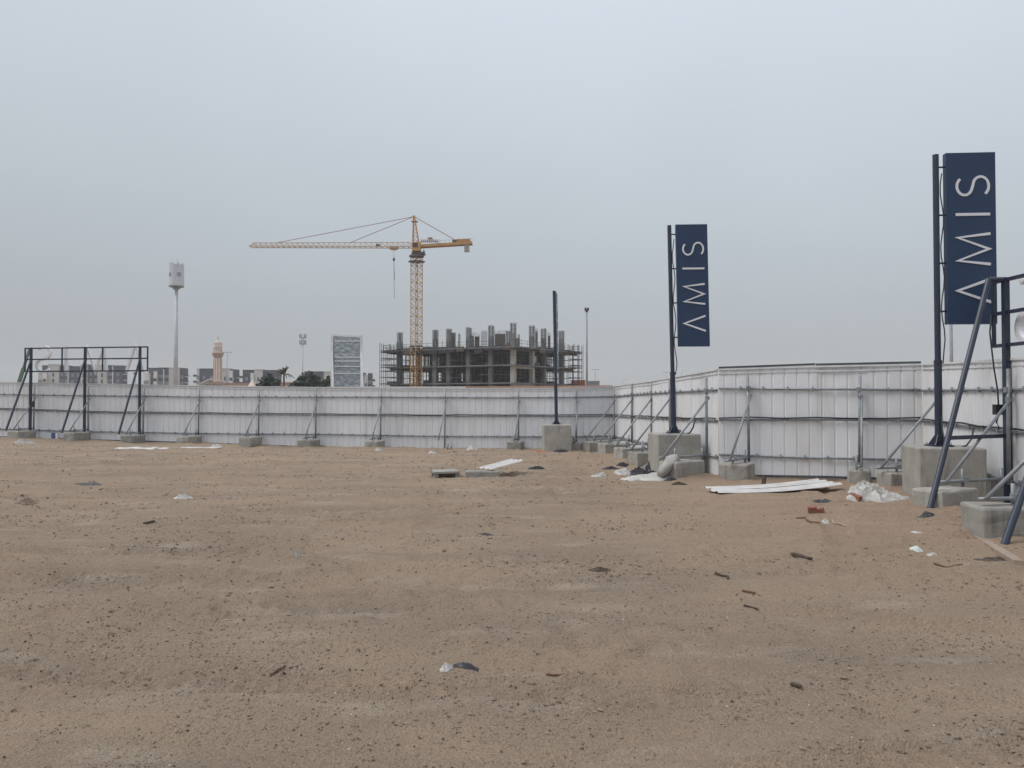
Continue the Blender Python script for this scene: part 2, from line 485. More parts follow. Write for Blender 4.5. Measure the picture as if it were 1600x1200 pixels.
def gheight(x, y):
    x = np.asarray(x, float); y = np.asarray(y, float)
    num = np.zeros_like(x + y); den = np.zeros_like(num)
    for cx, cy, cz in CP:
        w = 1.0 / (((x - cx) ** 2 + (y - cy) ** 2) ** 1.25 + 0.8)
        num += w * cz; den += w
    z = num / den
    near = np.clip(1.0 - (np.hypot(x, y - 15) - 25) / 40, 0.0, 1.0)
    far = z.copy()
    m_ = near > 0
    if not m_.any():
        return z
    shape = z.shape
    x, y, z, near = x[m_], y[m_], z[m_], near[m_]
    z = z + near * 0.050 * fbm(x * 0.45, y * 2.4, 4, 61) + near * 0.022 * fbm(x * 0.7, y * 6.0, 3, 67)
    z = z + near * (0.05 * fbm(x * 0.30, y * 0.45, 3, 1) + 0.035 * fbm(x * 0.8, y * 1.3, 4, 5))
    lump = np.clip(fbm(x * 0.55, y * 0.9, 3, 9) * 2.2 + 0.25, 0, 1)
    z = z + near * lump * (0.050 + 0.0022 * np.clip(y, 0, 28)) * (fbm(x * 5.0, y * 6.0, 3, 13))
    z = z + near * 0.018 * fbm(x * 11, y * 12, 2, 21) * (0.35 + lump)
    for tx, ty, a, g, k in TRACKS:
        ca, sa = math.cos(a), math.sin(a)
        al = (x - tx) * ca + (y - ty) * sa
        ac = -(x - tx) * sa + (y - ty) * ca + 0.25 * fbm(al * 0.13, al * 0 + tx, 2, 31)
        for side in ((-1, 1) if g else (1,)):
            q = (ac - side * g) / 0.15
            fade = np.clip(0.35 + fbm(al * 0.35, al * 0 + side * 3 + ty, 3, 37) * 1.6, 0, 1)
            prof = -np.exp(-q ** 4) + 0.9 * np.exp(-((np.abs(q) - 1.45) / 0.4) ** 2)
            tread = 0.45 * np.exp(-q ** 4) * np.sign(np.sin(al * 2 * math.pi / 0.13 + np.abs(q) * 2))
            z = z + near * fade * k * 0.042 * (prof + tread)
    for mx_, my_, hx_, hy_, ro_, sd_ in MOUNDS:
        k_ = (np.abs(x - mx_) < 1.6) & (np.abs(y - my_) < 1.6)
        if not k_.any():
            continue
        dx_, dy_ = x[k_] - mx_, y[k_] - my_
        c_, s_ = math.cos(ro_), math.sin(ro_)
        a_ = np.maximum(np.abs(dx_ * c_ + dy_ * s_) - hx_, 0)
        b_ = np.maximum(np.abs(-dx_ * s_ + dy_ * c_) - hy_, 0)
        amp_ = np.clip(0.035 + 0.10 * fbm(x[k_] * 1.7, y[k_] * 1.7, 2, 70 + sd_ % 9), 0, 0.10)
        z[k_] += amp_ * np.exp(-(np.hypot(a_, b_) / 0.20) ** 1.5)
    far[m_] = z
    return far
def gz(x, y):
    return float(gheight(np.array([x]), np.array([y]))[0])

def axis(dense, step, lim, g=1.06):
    out = list(np.arange(dense[0], dense[1] + 1e-6, step))
    s, v = step, out[-1]
    while v < lim:
        s *= g; v += s; out.append(v)
    s, v = step, out[0]
    lo = []
    while v > -lim:
        s *= g; v -= s; lo.append(v)
    return np.array(lo[::-1] + out)
def make_ground():
    # tessellation that is finest round the open sand and coarsens towards the horizon
    xs = axis((-4.5, 6.5), 0.034, 900, 1.028)
    ys0 = [2.2]
    s = 0.024
    while ys0[-1] < 34:
        ys0.append(ys0[-1] + s); s = min(0.11, s * 1.004)
    while ys0[-1] < 900:
        s *= 1.09; ys0.append(ys0[-1] + s)
    s, v, lo = 0.03, 2.2, []
    while v > -900:
        s *= 1.12; v -= s; lo.append(v)
    ys = np.array(lo[::-1] + ys0)
    X, Y = np.meshgrid(xs, ys)
    Z = gheight(X.ravel(), Y.ravel())
    nx, ny = len(xs), len(ys)
    me = bpy.data.meshes.new('sand_ground')
    vco = np.stack([X.ravel(), Y.ravel(), Z], 1).astype(np.float32)
    me.vertices.add(nx * ny)
    me.vertices.foreach_set('co', vco.ravel())
    i = np.arange(nx - 1)[None, :] + nx * np.arange(ny - 1)[:, None]
    q = np.stack([i, i + 1, i + nx + 1, i + nx], -1).reshape(-1, 4)
    me.loops.add(q.size)
    me.polygons.add(len(q))
    me.loops.foreach_set('vertex_index', q.ravel().astype(np.int32))
    me.polygons.foreach_set('loop_start', (np.arange(len(q)) * 4).astype(np.int32))
    me.polygons.foreach_set('loop_total', np.full(len(q), 4, np.int32))
    me.polygons.foreach_set('use_smooth', np.ones(len(q), bool))
    me.materials.append(M['sand'])
    me.update(calc_edges=True)
    o = bpy.data.objects.new('sand_ground', me)
    col.objects.link(o)
    o['kind'] = 'structure'
    print('ground verts', nx * ny)

# ------------------------------------------------------------------ hoarding fence
UP = Vector((0, 0, 1))
S0, B0 = Vector((-22.9, 34.3, 0)), Vector((3.92, 29.8, 0))
def on_line(px, P, Q):
    u = (px - 800) / F
    t = (u * P.y - P.x) / ((Q.x - P.x) - u * (Q.y - P.y))
    return P + (Q - P) * t
def station(px, d, ys):
    w = W(px, ys[0], d)
    return (Vector((w.x, d, 0)), [zat(y, d) for y in ys])
def st_line(px, ys, P=S0, Q=B0):
    p = on_line(px, P, Q)
    return (p, [zat(y, p.y) for y in ys])

c0 = st_line(0, (597.5, 616, 639, 670, 682))
ext = S0 + (S0 - B0).normalized() * 3.2
SEG1 = [(ext, [z + 0.03 for z in c0[1]]), c0,
        st_line(140, (600, 618, 644.5, 674, 686.7)), st_line(312, (603.3, 620, 646.5, 677, 691.5)),
        st_line(495, (606, 620, 648.5, 678, 698.5)), st_line(697, (607.5, 621, 650, 682, 702)),
        st_line(900, (607, 621, 650, 682, 702)), st_line(958, (604.5, 620, 650, 681.5, 702))]
Bc = SEG1[-1]
SEG2 = [Bc, station(1017, 23.6, (596.5, 614.5, 653, 694, 713)), station(1122, 17.6, (578, 609, 657.5, 714, 743))]
SEG3 = [station(1123, 17.55, (578, 606.5, 656, 710, 742)), station(1300, 16.75, (573.3, 608, 656, 716, 744.5)), station(1440, 16.05, (570, 610, 657, 719, 749))]
E4 = station(1600, 12.2, (563, 609, 677, 757, 792))
dv = (E4[0] - SEG3[-1][0]).normalized()
SEG4 = [station(1441, 16.03, (570, 610, 657.5, 719, 750)), E4, (E4[0] + dv * 3.6, [z - 0.03 for z in E4[1]])]

class Run:
    def __init__(self, st):
        self.st = st
        self.s = [0.0]
        for a, b in zip(st, st[1:]):
            self.s.append(self.s[-1] + (b[0] - a[0]).length)
        self.L = self.s[-1]
    def at(self, s):
        i = 0
        while i < len(self.s) - 2 and s > self.s[i + 1]:
            i += 1
        t = (s - self.s[i]) / (self.s[i + 1] - self.s[i])
        a, b = self.st[i], self.st[i + 1]
        p = a[0].lerp(b[0], t)
        z = [x + (y - x) * t for x, y in zip(a[1], b[1])]
        tn = (b[0] - a[0]).normalized()
        n = Vector((tn.y, -tn.x, 0))          # inward: to the camera's side
        return p, z, tn, n
    def find(self, px):
        best = min((abs(800 + F * self.at(k * self.L / 600)[0].x / self.at(k * self.L / 600)[0].y - px), k) for k in range(601))
        return best[1] * self.L / 600

RIBP = [(0.0, 0.0), (0.10, 0.0), (0.116, -0.015), (0.134, -0.015), (0.15, 0.0)]
def fence_run(st, label, seed, dark_top=False, dark_foot=False):
    rnd = random.Random(seed)
    run = Run(st)
    p0, z0, _, _ = run.at(run.L / 2)
    root = thing('hoarding_fence', (p0.x, p0.y, z0[4]), label, 'fence', 'runs of white site hoarding')
    n_sheet = max(1, round(run.L / 1.0))
    w = run.L / n_sheet
    for k in range(n_sheet):
        a = k * w
        dz, off = rnd.uniform(-0.012, 0.012), (0.004 if k % 2 else 0.0)
        prof = []
        for r in range(4):
            prof += [((r * 0.25 + x) * w, y) for x, y in RIBP]
        prof.append((w + 0.03 if k < n_sheet - 1 else w, 0.0))
        lean = rnd.uniform(-0.008, 0.008)
        v, f = [], []
        for x, y in prof:
            p, z, t, n = run.at(min(a + x, run.L))
            for thick in (0.0, -0.004):
                q = p + n * (y + off + thick)
                v.append(q + UP * (z[4] + dz * 0.6))
                v.append(q + UP * (z[0] + dz) + n * lean)
        m = len(prof)
        for i in range(m - 1):
            b = i * 4
            f += [(b, b + 4, b + 5, b + 1), (b + 2, b + 3, b + 7, b + 6), (b + 1, b + 5, b + 7, b + 3), (b, b + 2, b + 6, b + 4)]
        f += [(0, 1, 3, 2), (4 * m - 4, 4 * m - 2, 4 * m - 1, 4 * m - 3)]
        MB().add(v, f).build('sheet', M['fence'], root)
    for j, zi in enumerate((1, 2, 3)):
        mb = MB()
        pts = []
        nseg = max(2, int(run.L / 1.5))
        for k in range(nseg + 1):
            p, z, t, n = run.at(run.L * k / nseg)
            pts.append(p + n * 0.035 + UP * (z[zi] + rnd.uniform(-0.008, 0.008)))
        mb.path(pts, 0.024, 8).build('rail', M['galv'], root, smooth=True)
    # hook clamps along the rails
    clampm = None
    s = 0.3
    while s < run.L:
        for zi in (1, 2, 3):
            if rnd.random() < 0.88:
                p, z, t, n = run.at(min(run.L, s + (zi * 0.17) + rnd.uniform(-0.03, 0.03)))
                c = p + n * 0.045 + UP * z[zi]
                if clampm is None:
                    mb = MB().bar((0, 0, 0.03), (0, 0, -0.04), 0.035, 0.055).bar((0, -0.035, 0.045), (0, 0.01, 0.045), 0.025, 0.018)
                    o = mb.build('clamp', M['galv'], None)
                    o.parent = root
                    clampm = o.data
                    o.location = c - base_of(root)
                else:
                    o = bpy.data.objects.new('clamp', clampm)
                    col.objects.link(o)
                    o.parent = root
                    o.location = c - base_of(root)
                o.rotation_euler = (0, 0, math.atan2(t.y, t.x))
        s += 0.5
    mb, mb2, mb3 = MB(), MB(), MB()
    nseg = max(2, int(run.L / 2.0))
    for k in range(nseg):
        p, z, t, n = run.at(run.L * k / nseg)
        q, y, _, _ = run.at(run.L * (k + 1) / nseg - 0.012)
        j1, j2 = rnd.uniform(-0.006, 0.010), rnd.uniform(-0.006, 0.010)
        mb.bar(p + UP * (z[0] + 0.012 + j1) + n * 0.0, q + UP * (y[0] + 0.012 + j2), 0.07, 0.035)
        mb.bar(p + UP * (z[0] - 0.085) + n * 0.012, q + UP * (y[0] - 0.085) + n * 0.012, 0.012, 0.03)
        mb2.bar(p + UP * (z[0] + 0.055 + j1 * 2), q + UP * (y[0] + 0.055 + j2 * 2), 0.05, 0.045)
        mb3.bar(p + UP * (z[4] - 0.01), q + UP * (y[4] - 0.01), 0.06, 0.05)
    mb.build('top_trim', M['trim_white'], root)
    if dark_top:
        mb2.build('top_strip', M['trim_dark'], root)
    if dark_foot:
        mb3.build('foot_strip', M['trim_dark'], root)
    return run
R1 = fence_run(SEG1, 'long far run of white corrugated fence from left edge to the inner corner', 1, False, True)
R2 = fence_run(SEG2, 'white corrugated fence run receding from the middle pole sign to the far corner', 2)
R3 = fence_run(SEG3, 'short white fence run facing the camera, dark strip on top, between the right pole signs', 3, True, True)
R4 = fence_run(SEG4, 'white corrugated fence run behind the nearest pole sign at the right edge', 4)

# black power cable clipped along the middle rail, one length for each run
for run, lab, sd_ in ((R1, 'black power cable clipped along the middle rail of the far fence', 3), (R2, 'black power cable on the middle rail of the receding fence run', 5),
                  (R3, 'black power cable on the middle rail of the short fence run facing the camera', 8), (R4, 'black power cable sagging on the middle rail behind the nearest pole sign', 9)):
    rnd = random.Random(sd_)
    n = int(run.L / 0.6)
    pts = []
    for k in range(n + 1):
        p, z, t, nn = run.at(run.L * k / n)
        pts.append(p + nn * 0.07 + UP * (z[2] + 0.045 + rnd.uniform(-0.012, 0.018)))
    single('power_cable', MB().path(pts, 0.017, 6), M['cable'], lab, 'cable', 'cables along the fence', True)

# ------------------------------------------------------------------ braces and concrete footings
PENDING = []
def concrete(name, c, size, rotz, label, cat, group, seed, amp=0.022, bev=0.035):
    R = Matrix.Rotation(rotz, 3, 'Z')
    mb = MB().box(Vector((0, 0, size[2] / 2)), size)
    o = mb.build(name, M['concrete'], None, (0, 0, 0))
    roughen(o, amp, 3, seed, bev)
    o.location = c
    o.rotation_euler = (0, 0, rotz)
    BASE[o.name] = Vector(c)
    PENDING.append((c[0], c[1], size[0] / 2, size[1] / 2, rotz, seed))
    tag(o, label, cat, group)
    return o

def support(post, out, zr, zt, label, block=True, blabel=None, seed=0, length=1.2, bl=1.02, bw=0.52, bh=0.36, twist=0.0, fz=None, bc=None):
    """post: xy of the upright, out: horizontal unit direction into the site"""
    rnd = random.Random(seed)
    g = gz(post.x + out.x * 0.6, post.y + out.y * 0.6) if fz is None else fz
    side = Vector((-out.y, out.x, 0))
    root = thing('fence_brace', (post.x, post.y, g), label, 'brace', 'steel braces holding the fence')
    P = Vector((post.x, post.y, 0))
    foot_z = g + bh - 0.03
    zb = foot_z if block else g - 0.1
    lean = side * rnd.uniform(-0.03, 0.03)
    MB().tube(P + UP * zb, P + UP * zt + lean, 0.031, 10).build('post', M['galv'], root, smooth=True)
    hi = zr - 0.16
    MB().tube(P + UP * hi + side * 0.055, P + out * length + UP * (foot_z + 0.09) + side * 0.05, 0.026, 10).build('brace', M['galv'], root, smooth=True)
    MB().box(P + UP * (zr), (0.085, 0.085, 0.09)).build('clamp', M['galv'], root)
    MB().box(P + UP * hi + side * 0.03, (0.075, 0.09, 0.075)).build('clamp', M['galv'], root)
    if block:
        MB().tube(P - out * 0.05 + UP * (foot_z + 0.10), P + out * (length + 0.06) + UP * (foot_z + 0.08), 0.025, 10).build('ledger', M['galv'], root, smooth=True)
        MB().tube(P + out * (length * 0.68) + side * -0.05 + UP * (foot_z - 0.06), P + out * (length * 0.68) - side * 0.05 + UP * (foot_z + 0.27), 0.025, 8).build('stub', M['galv'], root, smooth=True)
        MB().tube(P + out * 0.09 - side * 0.05 + UP * (foot_z - 0.06), P + out * 0.09 - side * 0.05 + UP * (foot_z + 0.27), 0.025, 8).build('stub', M['galv'], root, smooth=True)
        MB().box(P + out * (length * 0.68) + UP * (foot_z + 0.10), (0.09, 0.09, 0.09)).build('clamp', M['galv'], root)
        c = P + out * (length * 0.56) if bc is None else Vector((bc[0], bc[1], 0))
        concrete('concrete_footing', (c.x, c.y, g - 0.08), (bl + rnd.uniform(-.04, .04), bw + rnd.uniform(-.03, .03), bh + 0.05), math.atan2(out.y, out.x) + twist,
                 blabel, 'footing', 'concrete blocks weighting the fence braces', seed)

ORD = ['first', 'second', 'third', 'fourth', 'fifth', 'sixth', 'seventh', 'eighth', 'ninth', 'tenth']
hints1 = ['below the S of the see-through sign', 'below the M of the see-through sign', 'below the right end of the see-through sign', 'below the minaret', 'below the bushes',
          'below the antenna mast', 'right of the wrapped billboard', 'below the left part of the crane site', 'left of the pole sign seen edge-on', 'right of the pole sign seen edge-on']
for i, px in enumerate((56, 142, 227, 313, 406, 496, 597, 697, 810, 901)):
    s = R1.find(px)
    p, z, t, n = R1.at(s)
    blk = i != 7
    support(p + n * 0.12, n, z[1], z[0] - (0.10 if i not in (5, 6, 7) else 0.0), '%s brace from left on the far fence, %s' % (ORD[i], hints1[i]), blk,
            'footing of %s brace on far fence, %s' % (ORD[i], hints1[i]), 20 + i, 1.15, 1.0, 0.52, 0.36)
# bent pipe stubs left standing in the sand by the eighth brace
p, z, t, n = R1.at(R1.find(706))
q = p + n * 0.5
gq = gz(q.x, q.y)
single('pipe_stub', MB().tube((q.x - 0.06, q.y, gq - 0.1), (q.x - 0.02, q.y, gq + 0.27), 0.03, 8), M['galv'], 'left of two short grey pipe stubs standing in sand below the crane', 'pipe', 'pipe stubs', True)
single('pipe_stub', MB().tube((q.x + 0.06, q.y, gq - 0.1), (q.x + 0.14, q.y, gq + 0.27), 0.03, 8), M['galv'], 'right of two short grey pipe stubs standing in sand below the crane', 'pipe', 'pipe stubs', True)

out2 = Vector((-1.2, -0.5, 0)).normalized()
names2 = ['in the far inner corner of the fence', 'second from the far inner corner', 'third from the far inner corner', 'just left of the middle pole sign block']
for i, (d, px) in enumerate(((29.0, 960), (26.2, 987), (23.5, 1017.5), (20.9, 1047))):
    X = (px - 800) / F * d
    zr = zat((619, 616, 613.5, 611)[i], d)
    zt = zat((605, 601, 598, 594)[i], d)
    support(Vector((X, d, 0)), out2, zr, zt, 'grey steel brace on the receding fence run, %s' % names2[i], True,
            'concrete footing on the receding fence run, %s' % names2[i], 40 + i, 1.25, 1.0, 0.55, 0.40)
support(Vector((304 / F * 17.3, 17.3, 0)), Vector((-1.0, -0.42, 0)).normalized(), zat(611, 17.3), zat(590, 17.3),
        'grey steel brace crossing in front of the middle pole sign block', True, 'long low concrete footing in front of the middle pole sign block', 47, 1.2, 0.98, 0.5, 0.40, 0.25)
p, z, t, n = R3.at(R3.find(1170))
support(p + n * 0.12, Vector((-0.66, -0.75, 0)).normalized(), z[1], zat(589, p.y), 'grey steel brace on the left part of the short fence run facing the camera', True,
        'tan dusty concrete footing standing alone behind the long white sheets', 51, 1.05, 0.72, 0.62, 0.40, 0.2)
p, z, t, n = R3.at(R3.find(1342))
support(p + n * 0.12, Vector((0.12, -1, 0)).normalized() if False else Vector((-0.42, -0.9, 0)).normalized(), z[1], zat(588, p.y), 'grey steel brace in the middle of the short fence run facing the camera', True,
        'grey concrete footing beside the white plastic sheet, at the end of the long white sheets', 52, 0.8, 0.55, 0.42, 0.36)
support(Vector((8.40, 15.2, 0)), Vector((-1, -0.12, 0)).normalized(), zat(610, 15.2), zat(586, 15.2),
        'grey steel brace partly hidden behind the nearest pole sign', True, 'concrete footing half hidden behind white plastic sheet and the nearest sign block', 53, 1.22, 0.9, 0.5, 0.36)
support(Vector((8.03, 12.45, 0)), Vector((-1, -0.25, 0)).normalized(), zat(609, 12.45), zat(576, 12.45),
        'grey steel brace beside the navy frame post at the right edge', True, 'long low concrete footing in front of the nearest pole sign block', 54, 1.25, 0.95, 0.5, 0.36, 0.25, None, (6.72, 11.95))
support(Vector((7.25, 9.75, 0)), Vector((-1, -0.04, 0)).normalized(), 1.85, 2.25,
        'grey steel brace coming down from beyond the right edge', True, 'chipped concrete footing at the right edge, nearest of all', 55, 1.32, 1.35, 0.62, 0.38, -0.12)

# ------------------------------------------------------------------ lettering
def ribbon(pts, w, depth, closed=False):
    """flat stroke along 2-D pts (a, b), extruded: returns verts (a, b, c) and faces"""
    n = len(pts)
    L, Rr = [], []
    for i, p in enumerate(pts):
        p = Vector(p)
        d1 = (p - Vector(pts[i - 1])).normalized() if i > 0 else None
        d2 = (Vector(pts[i + 1]) - p).normalized() if i < n - 1 else None
        d1 = d1 or d2; d2 = d2 or d1
        n1 = Vector((-d1.y, d1.x)); n2 = Vector((-d2.y, d2.x))
        m = (n1 + n2)
        m = m.normalized() if m.length > 1e-6 else n1
        k = w / 2 / max(0.45, m.dot(n1))
        L.append(p + m * k); Rr.append(p - m * k)
    v = [(a.x, a.y, c) for c in (0, depth) for s in (L, Rr) for a in s]
    f = []
    for i in range(n - 1):
        a, b = i, i + n
        f += [(a, a + 1, b + 1, b), (a + 2 * n, b + 2 * n, b + 2 * n + 1, a + 2 * n + 1),
              (a, a + 2 * n, a + 2 * n + 1, a + 1), (b, b + 1, b + 2 * n + 1, b + 2 * n)]
    f += [(0, n, 3 * n, 2 * n), (n - 1, 3 * n - 1, 4 * n - 1, 2 * n - 1)]
    return v, f
def s_curve():
    pts = []
    for k in range(13):                                  # upper bowl, from its terminal round to the spine
        a = math.radians(35 + k * 215 / 12)
        pts.append((0.315 + 0.27 * math.cos(a), 0.735 + 0.225 * math.sin(a)))
    for k in range(1, 14):
        a = math.radians(70 - k * 215 / 13)
        pts.append((0.315 + 0.29 * math.cos(a), 0.265 + 0.235 * math.sin(a)))
    return pts
GLYPH = {'A': [(0, 0), (0.35, 0.97), (0.70, 0)], 'M': [(0, 0), (0.115, 0.95), (0.465, 0.04), (0.815, 0.95), (0.93, 0)], 'I': [(0.04, 0), (0.04, 1.0)], 'S': s_curve()}

PW, PH = 0.82, 2.96
def pole_sign(base, rotz, label, lean, seed, group='tall navy pole signs', PW=PW):
    """pole on its concrete block; the panel hangs on arms at local +x, face at local -y"""
    rnd = random.Random(seed)
    root = thing('pole_sign', base, label, 'sign', group)
    Rz = Matrix.Rotation(rotz, 3, 'Z')
    B = Vector(base)
    def P(x, y, z):
        return B + Rz @ Vector((x, y, 0)) + UP * z + Vector((lean * z / 5.0, 0, 0))
    H = 5.05
    pole = MB().tube(P(0, 0, 0.02), P(0, 0, 1.45), 0.062, 16).tube(P(0, 0, 1.45), P(0, 0, H), 0.050, 16).build('pole', M['navy'], root, smooth=False)
    MB().tube(P(0, 0, 1.42), P(0, 0, 1.48), 0.066, 16).build('collar', M['navy'], pole)
    pl = MB().box(P(0, 0, 0.012), (0.34, 0.34, 0.024), Rz).build('base_plate', M['navy'], root)
    for a in range(4):
        d = Vector((math.cos(a * math.pi / 2 + .785), math.sin(a * math.pi / 2 + .785), 0))
        v = [B + UP * 0.024 + d * 0.055, B + UP * 0.024 + d * 0.17, B + UP * 0.20 + d * 0.06]
        s = Vector((-d.y, d.x, 0)) * 0.006
        MB().add([p + s for p in v] + [p - s for p in v], [(0, 1, 2), (5, 4, 3), (0, 3, 4, 1), (1, 4, 5, 2), (2, 5, 3, 0)]).build('gusset', M['navy'], root)
        MB().tube(B + d * 0.19 + UP * 0.0, B + d * 0.19 + UP * 0.06, 0.012, 6).build('bolt', M['galv'], pl)
    x0 = 0.145
    zt, zb = H + 0.01, H + 0.01 - PH
    m = MB()
    c = (P(x0, 0, zb) + P(x0 + PW, 0, zt)) / 2
    pan = m.add([P(x0 + a * PW, y, z) for z in (zb, zt) for a, y in ((0, -.055), (1, -.055), (1, .055), (0, .055))],
                [(3, 2, 1, 0), (4, 5, 6, 7), (0, 1, 5, 4), (1, 2, 6, 5), (2, 3, 7, 6), (3, 0, 4, 7)]).build('panel', M['panel'], root)
    for k in range(4):
        z = zt - 0.23 - k * 0.835
        MB().tube(P(0.03, 0, z), P(x0 + 0.01, 0, z), 0.016, 8).build('arm', M['navy'], root)
    u = PH / 940.0
    cap = 180 * PW / 260.0
    for ch, a0 in (('A', 118 * u), ('M', 325 * u), ('I', 592 * u), ('S', 697 * u)):
        v, f = ribbon([(a * cap, b * cap) for a, b in GLYPH[ch]], (0.085 if ch != 'S' else 0.075) * cap, 0.012)
        for face in (-1, 1):
            mb = MB()
            if face < 0:
                vv = [P(x0 + PW * 0.877 - b, -0.056 - c_, zb + a0 + a) for a, b, c_ in v]
            else:
                vv = [P(x0 + PW * 0.123 + b, 0.056 + c_, zb + a0 + a) for a, b, c_ in v]
            mb.add(vv, f).build('letter', M['letter'], pan)
    # lamp cable wandering down the pole
    pts = []
    z = zt - 0.35
    k = 0
    while z > 1.5:
        pts.append(P(0.075 + 0.028 * math.sin(k * 1.1 + seed), -0.045, z)); z -= 0.18; k += 1
    pts.append(P(0.064, -0.045, 1.42))
    MB().path(pts, 0.011, 6).build('cable', M['cable'], root, smooth=True)
    return root
def sign_block(c, rot, label, seed, h):
    concrete('sign_block', (c[0], c[1], c[2]), (1.03, 1.03, h), rot, label, 'concrete block', 'big concrete blocks under the pole signs', seed, 0.010, 0.03)

# far sign seen edge-on
w1 = W(869.5, 663, 29.0)
sign_block((w1.x, 29.0, -0.33), math.radians(2), 'big concrete block under the far pole sign seen edge-on', 61, w1.z + 0.33)
pole_sign((w1.x, 29.0, w1.z), math.radians(82), 'far navy pole sign seen edge-on in front of the building site', -0.09, 1)
w2 = W(1053, 677, 18.6)
sign_block((w2.x, 18.6, -0.12), math.radians(3), 'big concrete block under the middle pole sign, rubbish heaped at its foot', 62, w2.z + 0.12)
pole_sign((w2.x, 18.6, w2.z), math.radians(-3), 'middle navy pole sign reading AMIS upwards, above the receding fence', -0.09, 2, PW=0.755)
w3 = W(1467, 697, 13.25)
sign_block((w3.x + 0.03, 13.2, -0.06), math.radians(-12), 'biggest nearest concrete block under the right pole sign', 63, w3.z + 0.06)
pole_sign((w3.x, 13.25, w3.z), math.radians(-4), 'nearest and tallest-looking navy pole sign reading AMIS upwards at the right', 0.0, 3)
MOUNDS.extend(PENDING)          # sand drifts against every block
make_ground()
# loops of lamp cable from pole foot to the fence rail
def sag(p, q, dip, n=14):
    p, q = Vector(p), Vector(q)
    return [p.lerp(q, k / n) - UP * dip * 4 * (k / n) * (1 - k / n) for k in range(n + 1)]
a = W(1470, 640, 13.2); b = W(1478, 690, 13.0); c_ = W(1500, 700, 13.0); d_ = W(1516, 690, 13.0); e_ = W(1522, 668, 13.3)
single('cable_loop', MB().path([a, W(1472, 670, 13.15), W(1476, 688, 13.05), W(1486, 698, 13.0), c_, W(1510, 696, 13.0), W(1518, 686, 13.1), e_], 0.014, 6), M['cable'],
       'black cable loop hanging from the nearest sign pole to the fence rail', 'cable', None, True)
single('cable_loop', MB().path([W(1062, 672, 18.5), W(1066, 677, 18.4), W(1072, 679, 18.3), W(1078, 676, 18.2), W(1083, 668, 18.1), W(1086, 656, 18.0)], 0.018, 6), M['cable'],
       'black cable loop hanging from the middle sign pole to the fence rail', 'cable', None, True)

# ------------------------------------------------------------------ open-frame letter signs
def frame_sign(root, P, length, legs, z0, z1, zm, verticals, leg_foot, letters, cap, glyph_b, braces, w=0.07):
    """P(s, o, z): s along the frame, o towards the site"""
    nv = M['navy']
    for z in (z1, zm, z0):
        MB().bar(P(0, 0, z), P(length, 0, z), w * 0.8, w * 0.8).build('crossbar', nv, root)
    for s in verticals:
        MB().bar(P(s, 0.0, z0 - 0.02), P(s, 0.0, z1 + 0.02), w * 0.7, w * 0.7).build('upright', nv, root)
    for s, fz in zip(legs, leg_foot):
        MB().bar(P(s, 0.02, fz), P(s, 0.02, z1 + 0.03), w * 1.25, w * 1.25).build('leg', nv, root)
    for p, q in braces:
        MB().tube(p, q, w * 0.62, 10).build('brace', nv, root)
    for ch, s0 in letters:
        v, f = ribbon([(a * cap, b * cap) for a, b in GLYPH[ch]], 0.085 * cap, 0.10)
        MB().add([P(s0 - a, -0.12 - c, glyph_b + b) for a, b, c in v], f).build('letter', M['letter_back'], root)

tn1 = (B0 - S0).normalized(); n1 = Vector((tn1.y, -tn1.x, 0))
pA = on_line(47, S0, B0) + n1 * 0.30
def PL(s, o, z):
    return Vector((pA.x, pA.y, 0)) + tn1 * s + n1 * o + UP * z
Ls = (on_line(237, S0, B0) - on_line(47, S0, B0)).length
k = Ls / 190.0
dL = pA.y - 0.4
z1, zm, z0 = zat(543.5, dL), zat(561, dL), zat(580, dL)
rootL = thing('letter_sign_frame', (PL(Ls / 2, 0, 0).x, PL(Ls / 2, 0, 0).y, gz(PL(Ls / 2, 0, 0).x, PL(Ls / 2, 0, 0).y)),
              'navy steel frame with large letters seen from behind, above the far left fence', 'sign', 'open letter sign frames')
legs = [(57 - 47) * k, (142 - 47) * k, (226 - 47) * k]
fz = [gz(PL(s, 0.6, 0).x, PL(s, 0.6, 0).y) + 0.30 for s in legs]
br = [(PL(s, 0.03, zm - 0.05), PL(s - 0.02, 1.30, f + 0.06)) for s, f in zip(legs, fz)]
capL = (zat(538.5, dL) - zat(581.5, dL))
frame_sign(rootL, PL, Ls, legs, z0, z1, zm, [0.0, (105.5 - 47) * k, (168.5 - 47) * k, Ls], fz,
           [('A', (228 - 47) * k), ('M', (171 - 47) * k), ('I', (109 - 47) * k), ('S', (84 - 47) * k)], capL, zat(581.5, dL), br)
bx = MB().box(PL((60.5 - 47) * k, 0.05, zat(632, dL)), (0.16, 0.12, 0.24))
bx.build('switch_box', M['cable'], rootL)

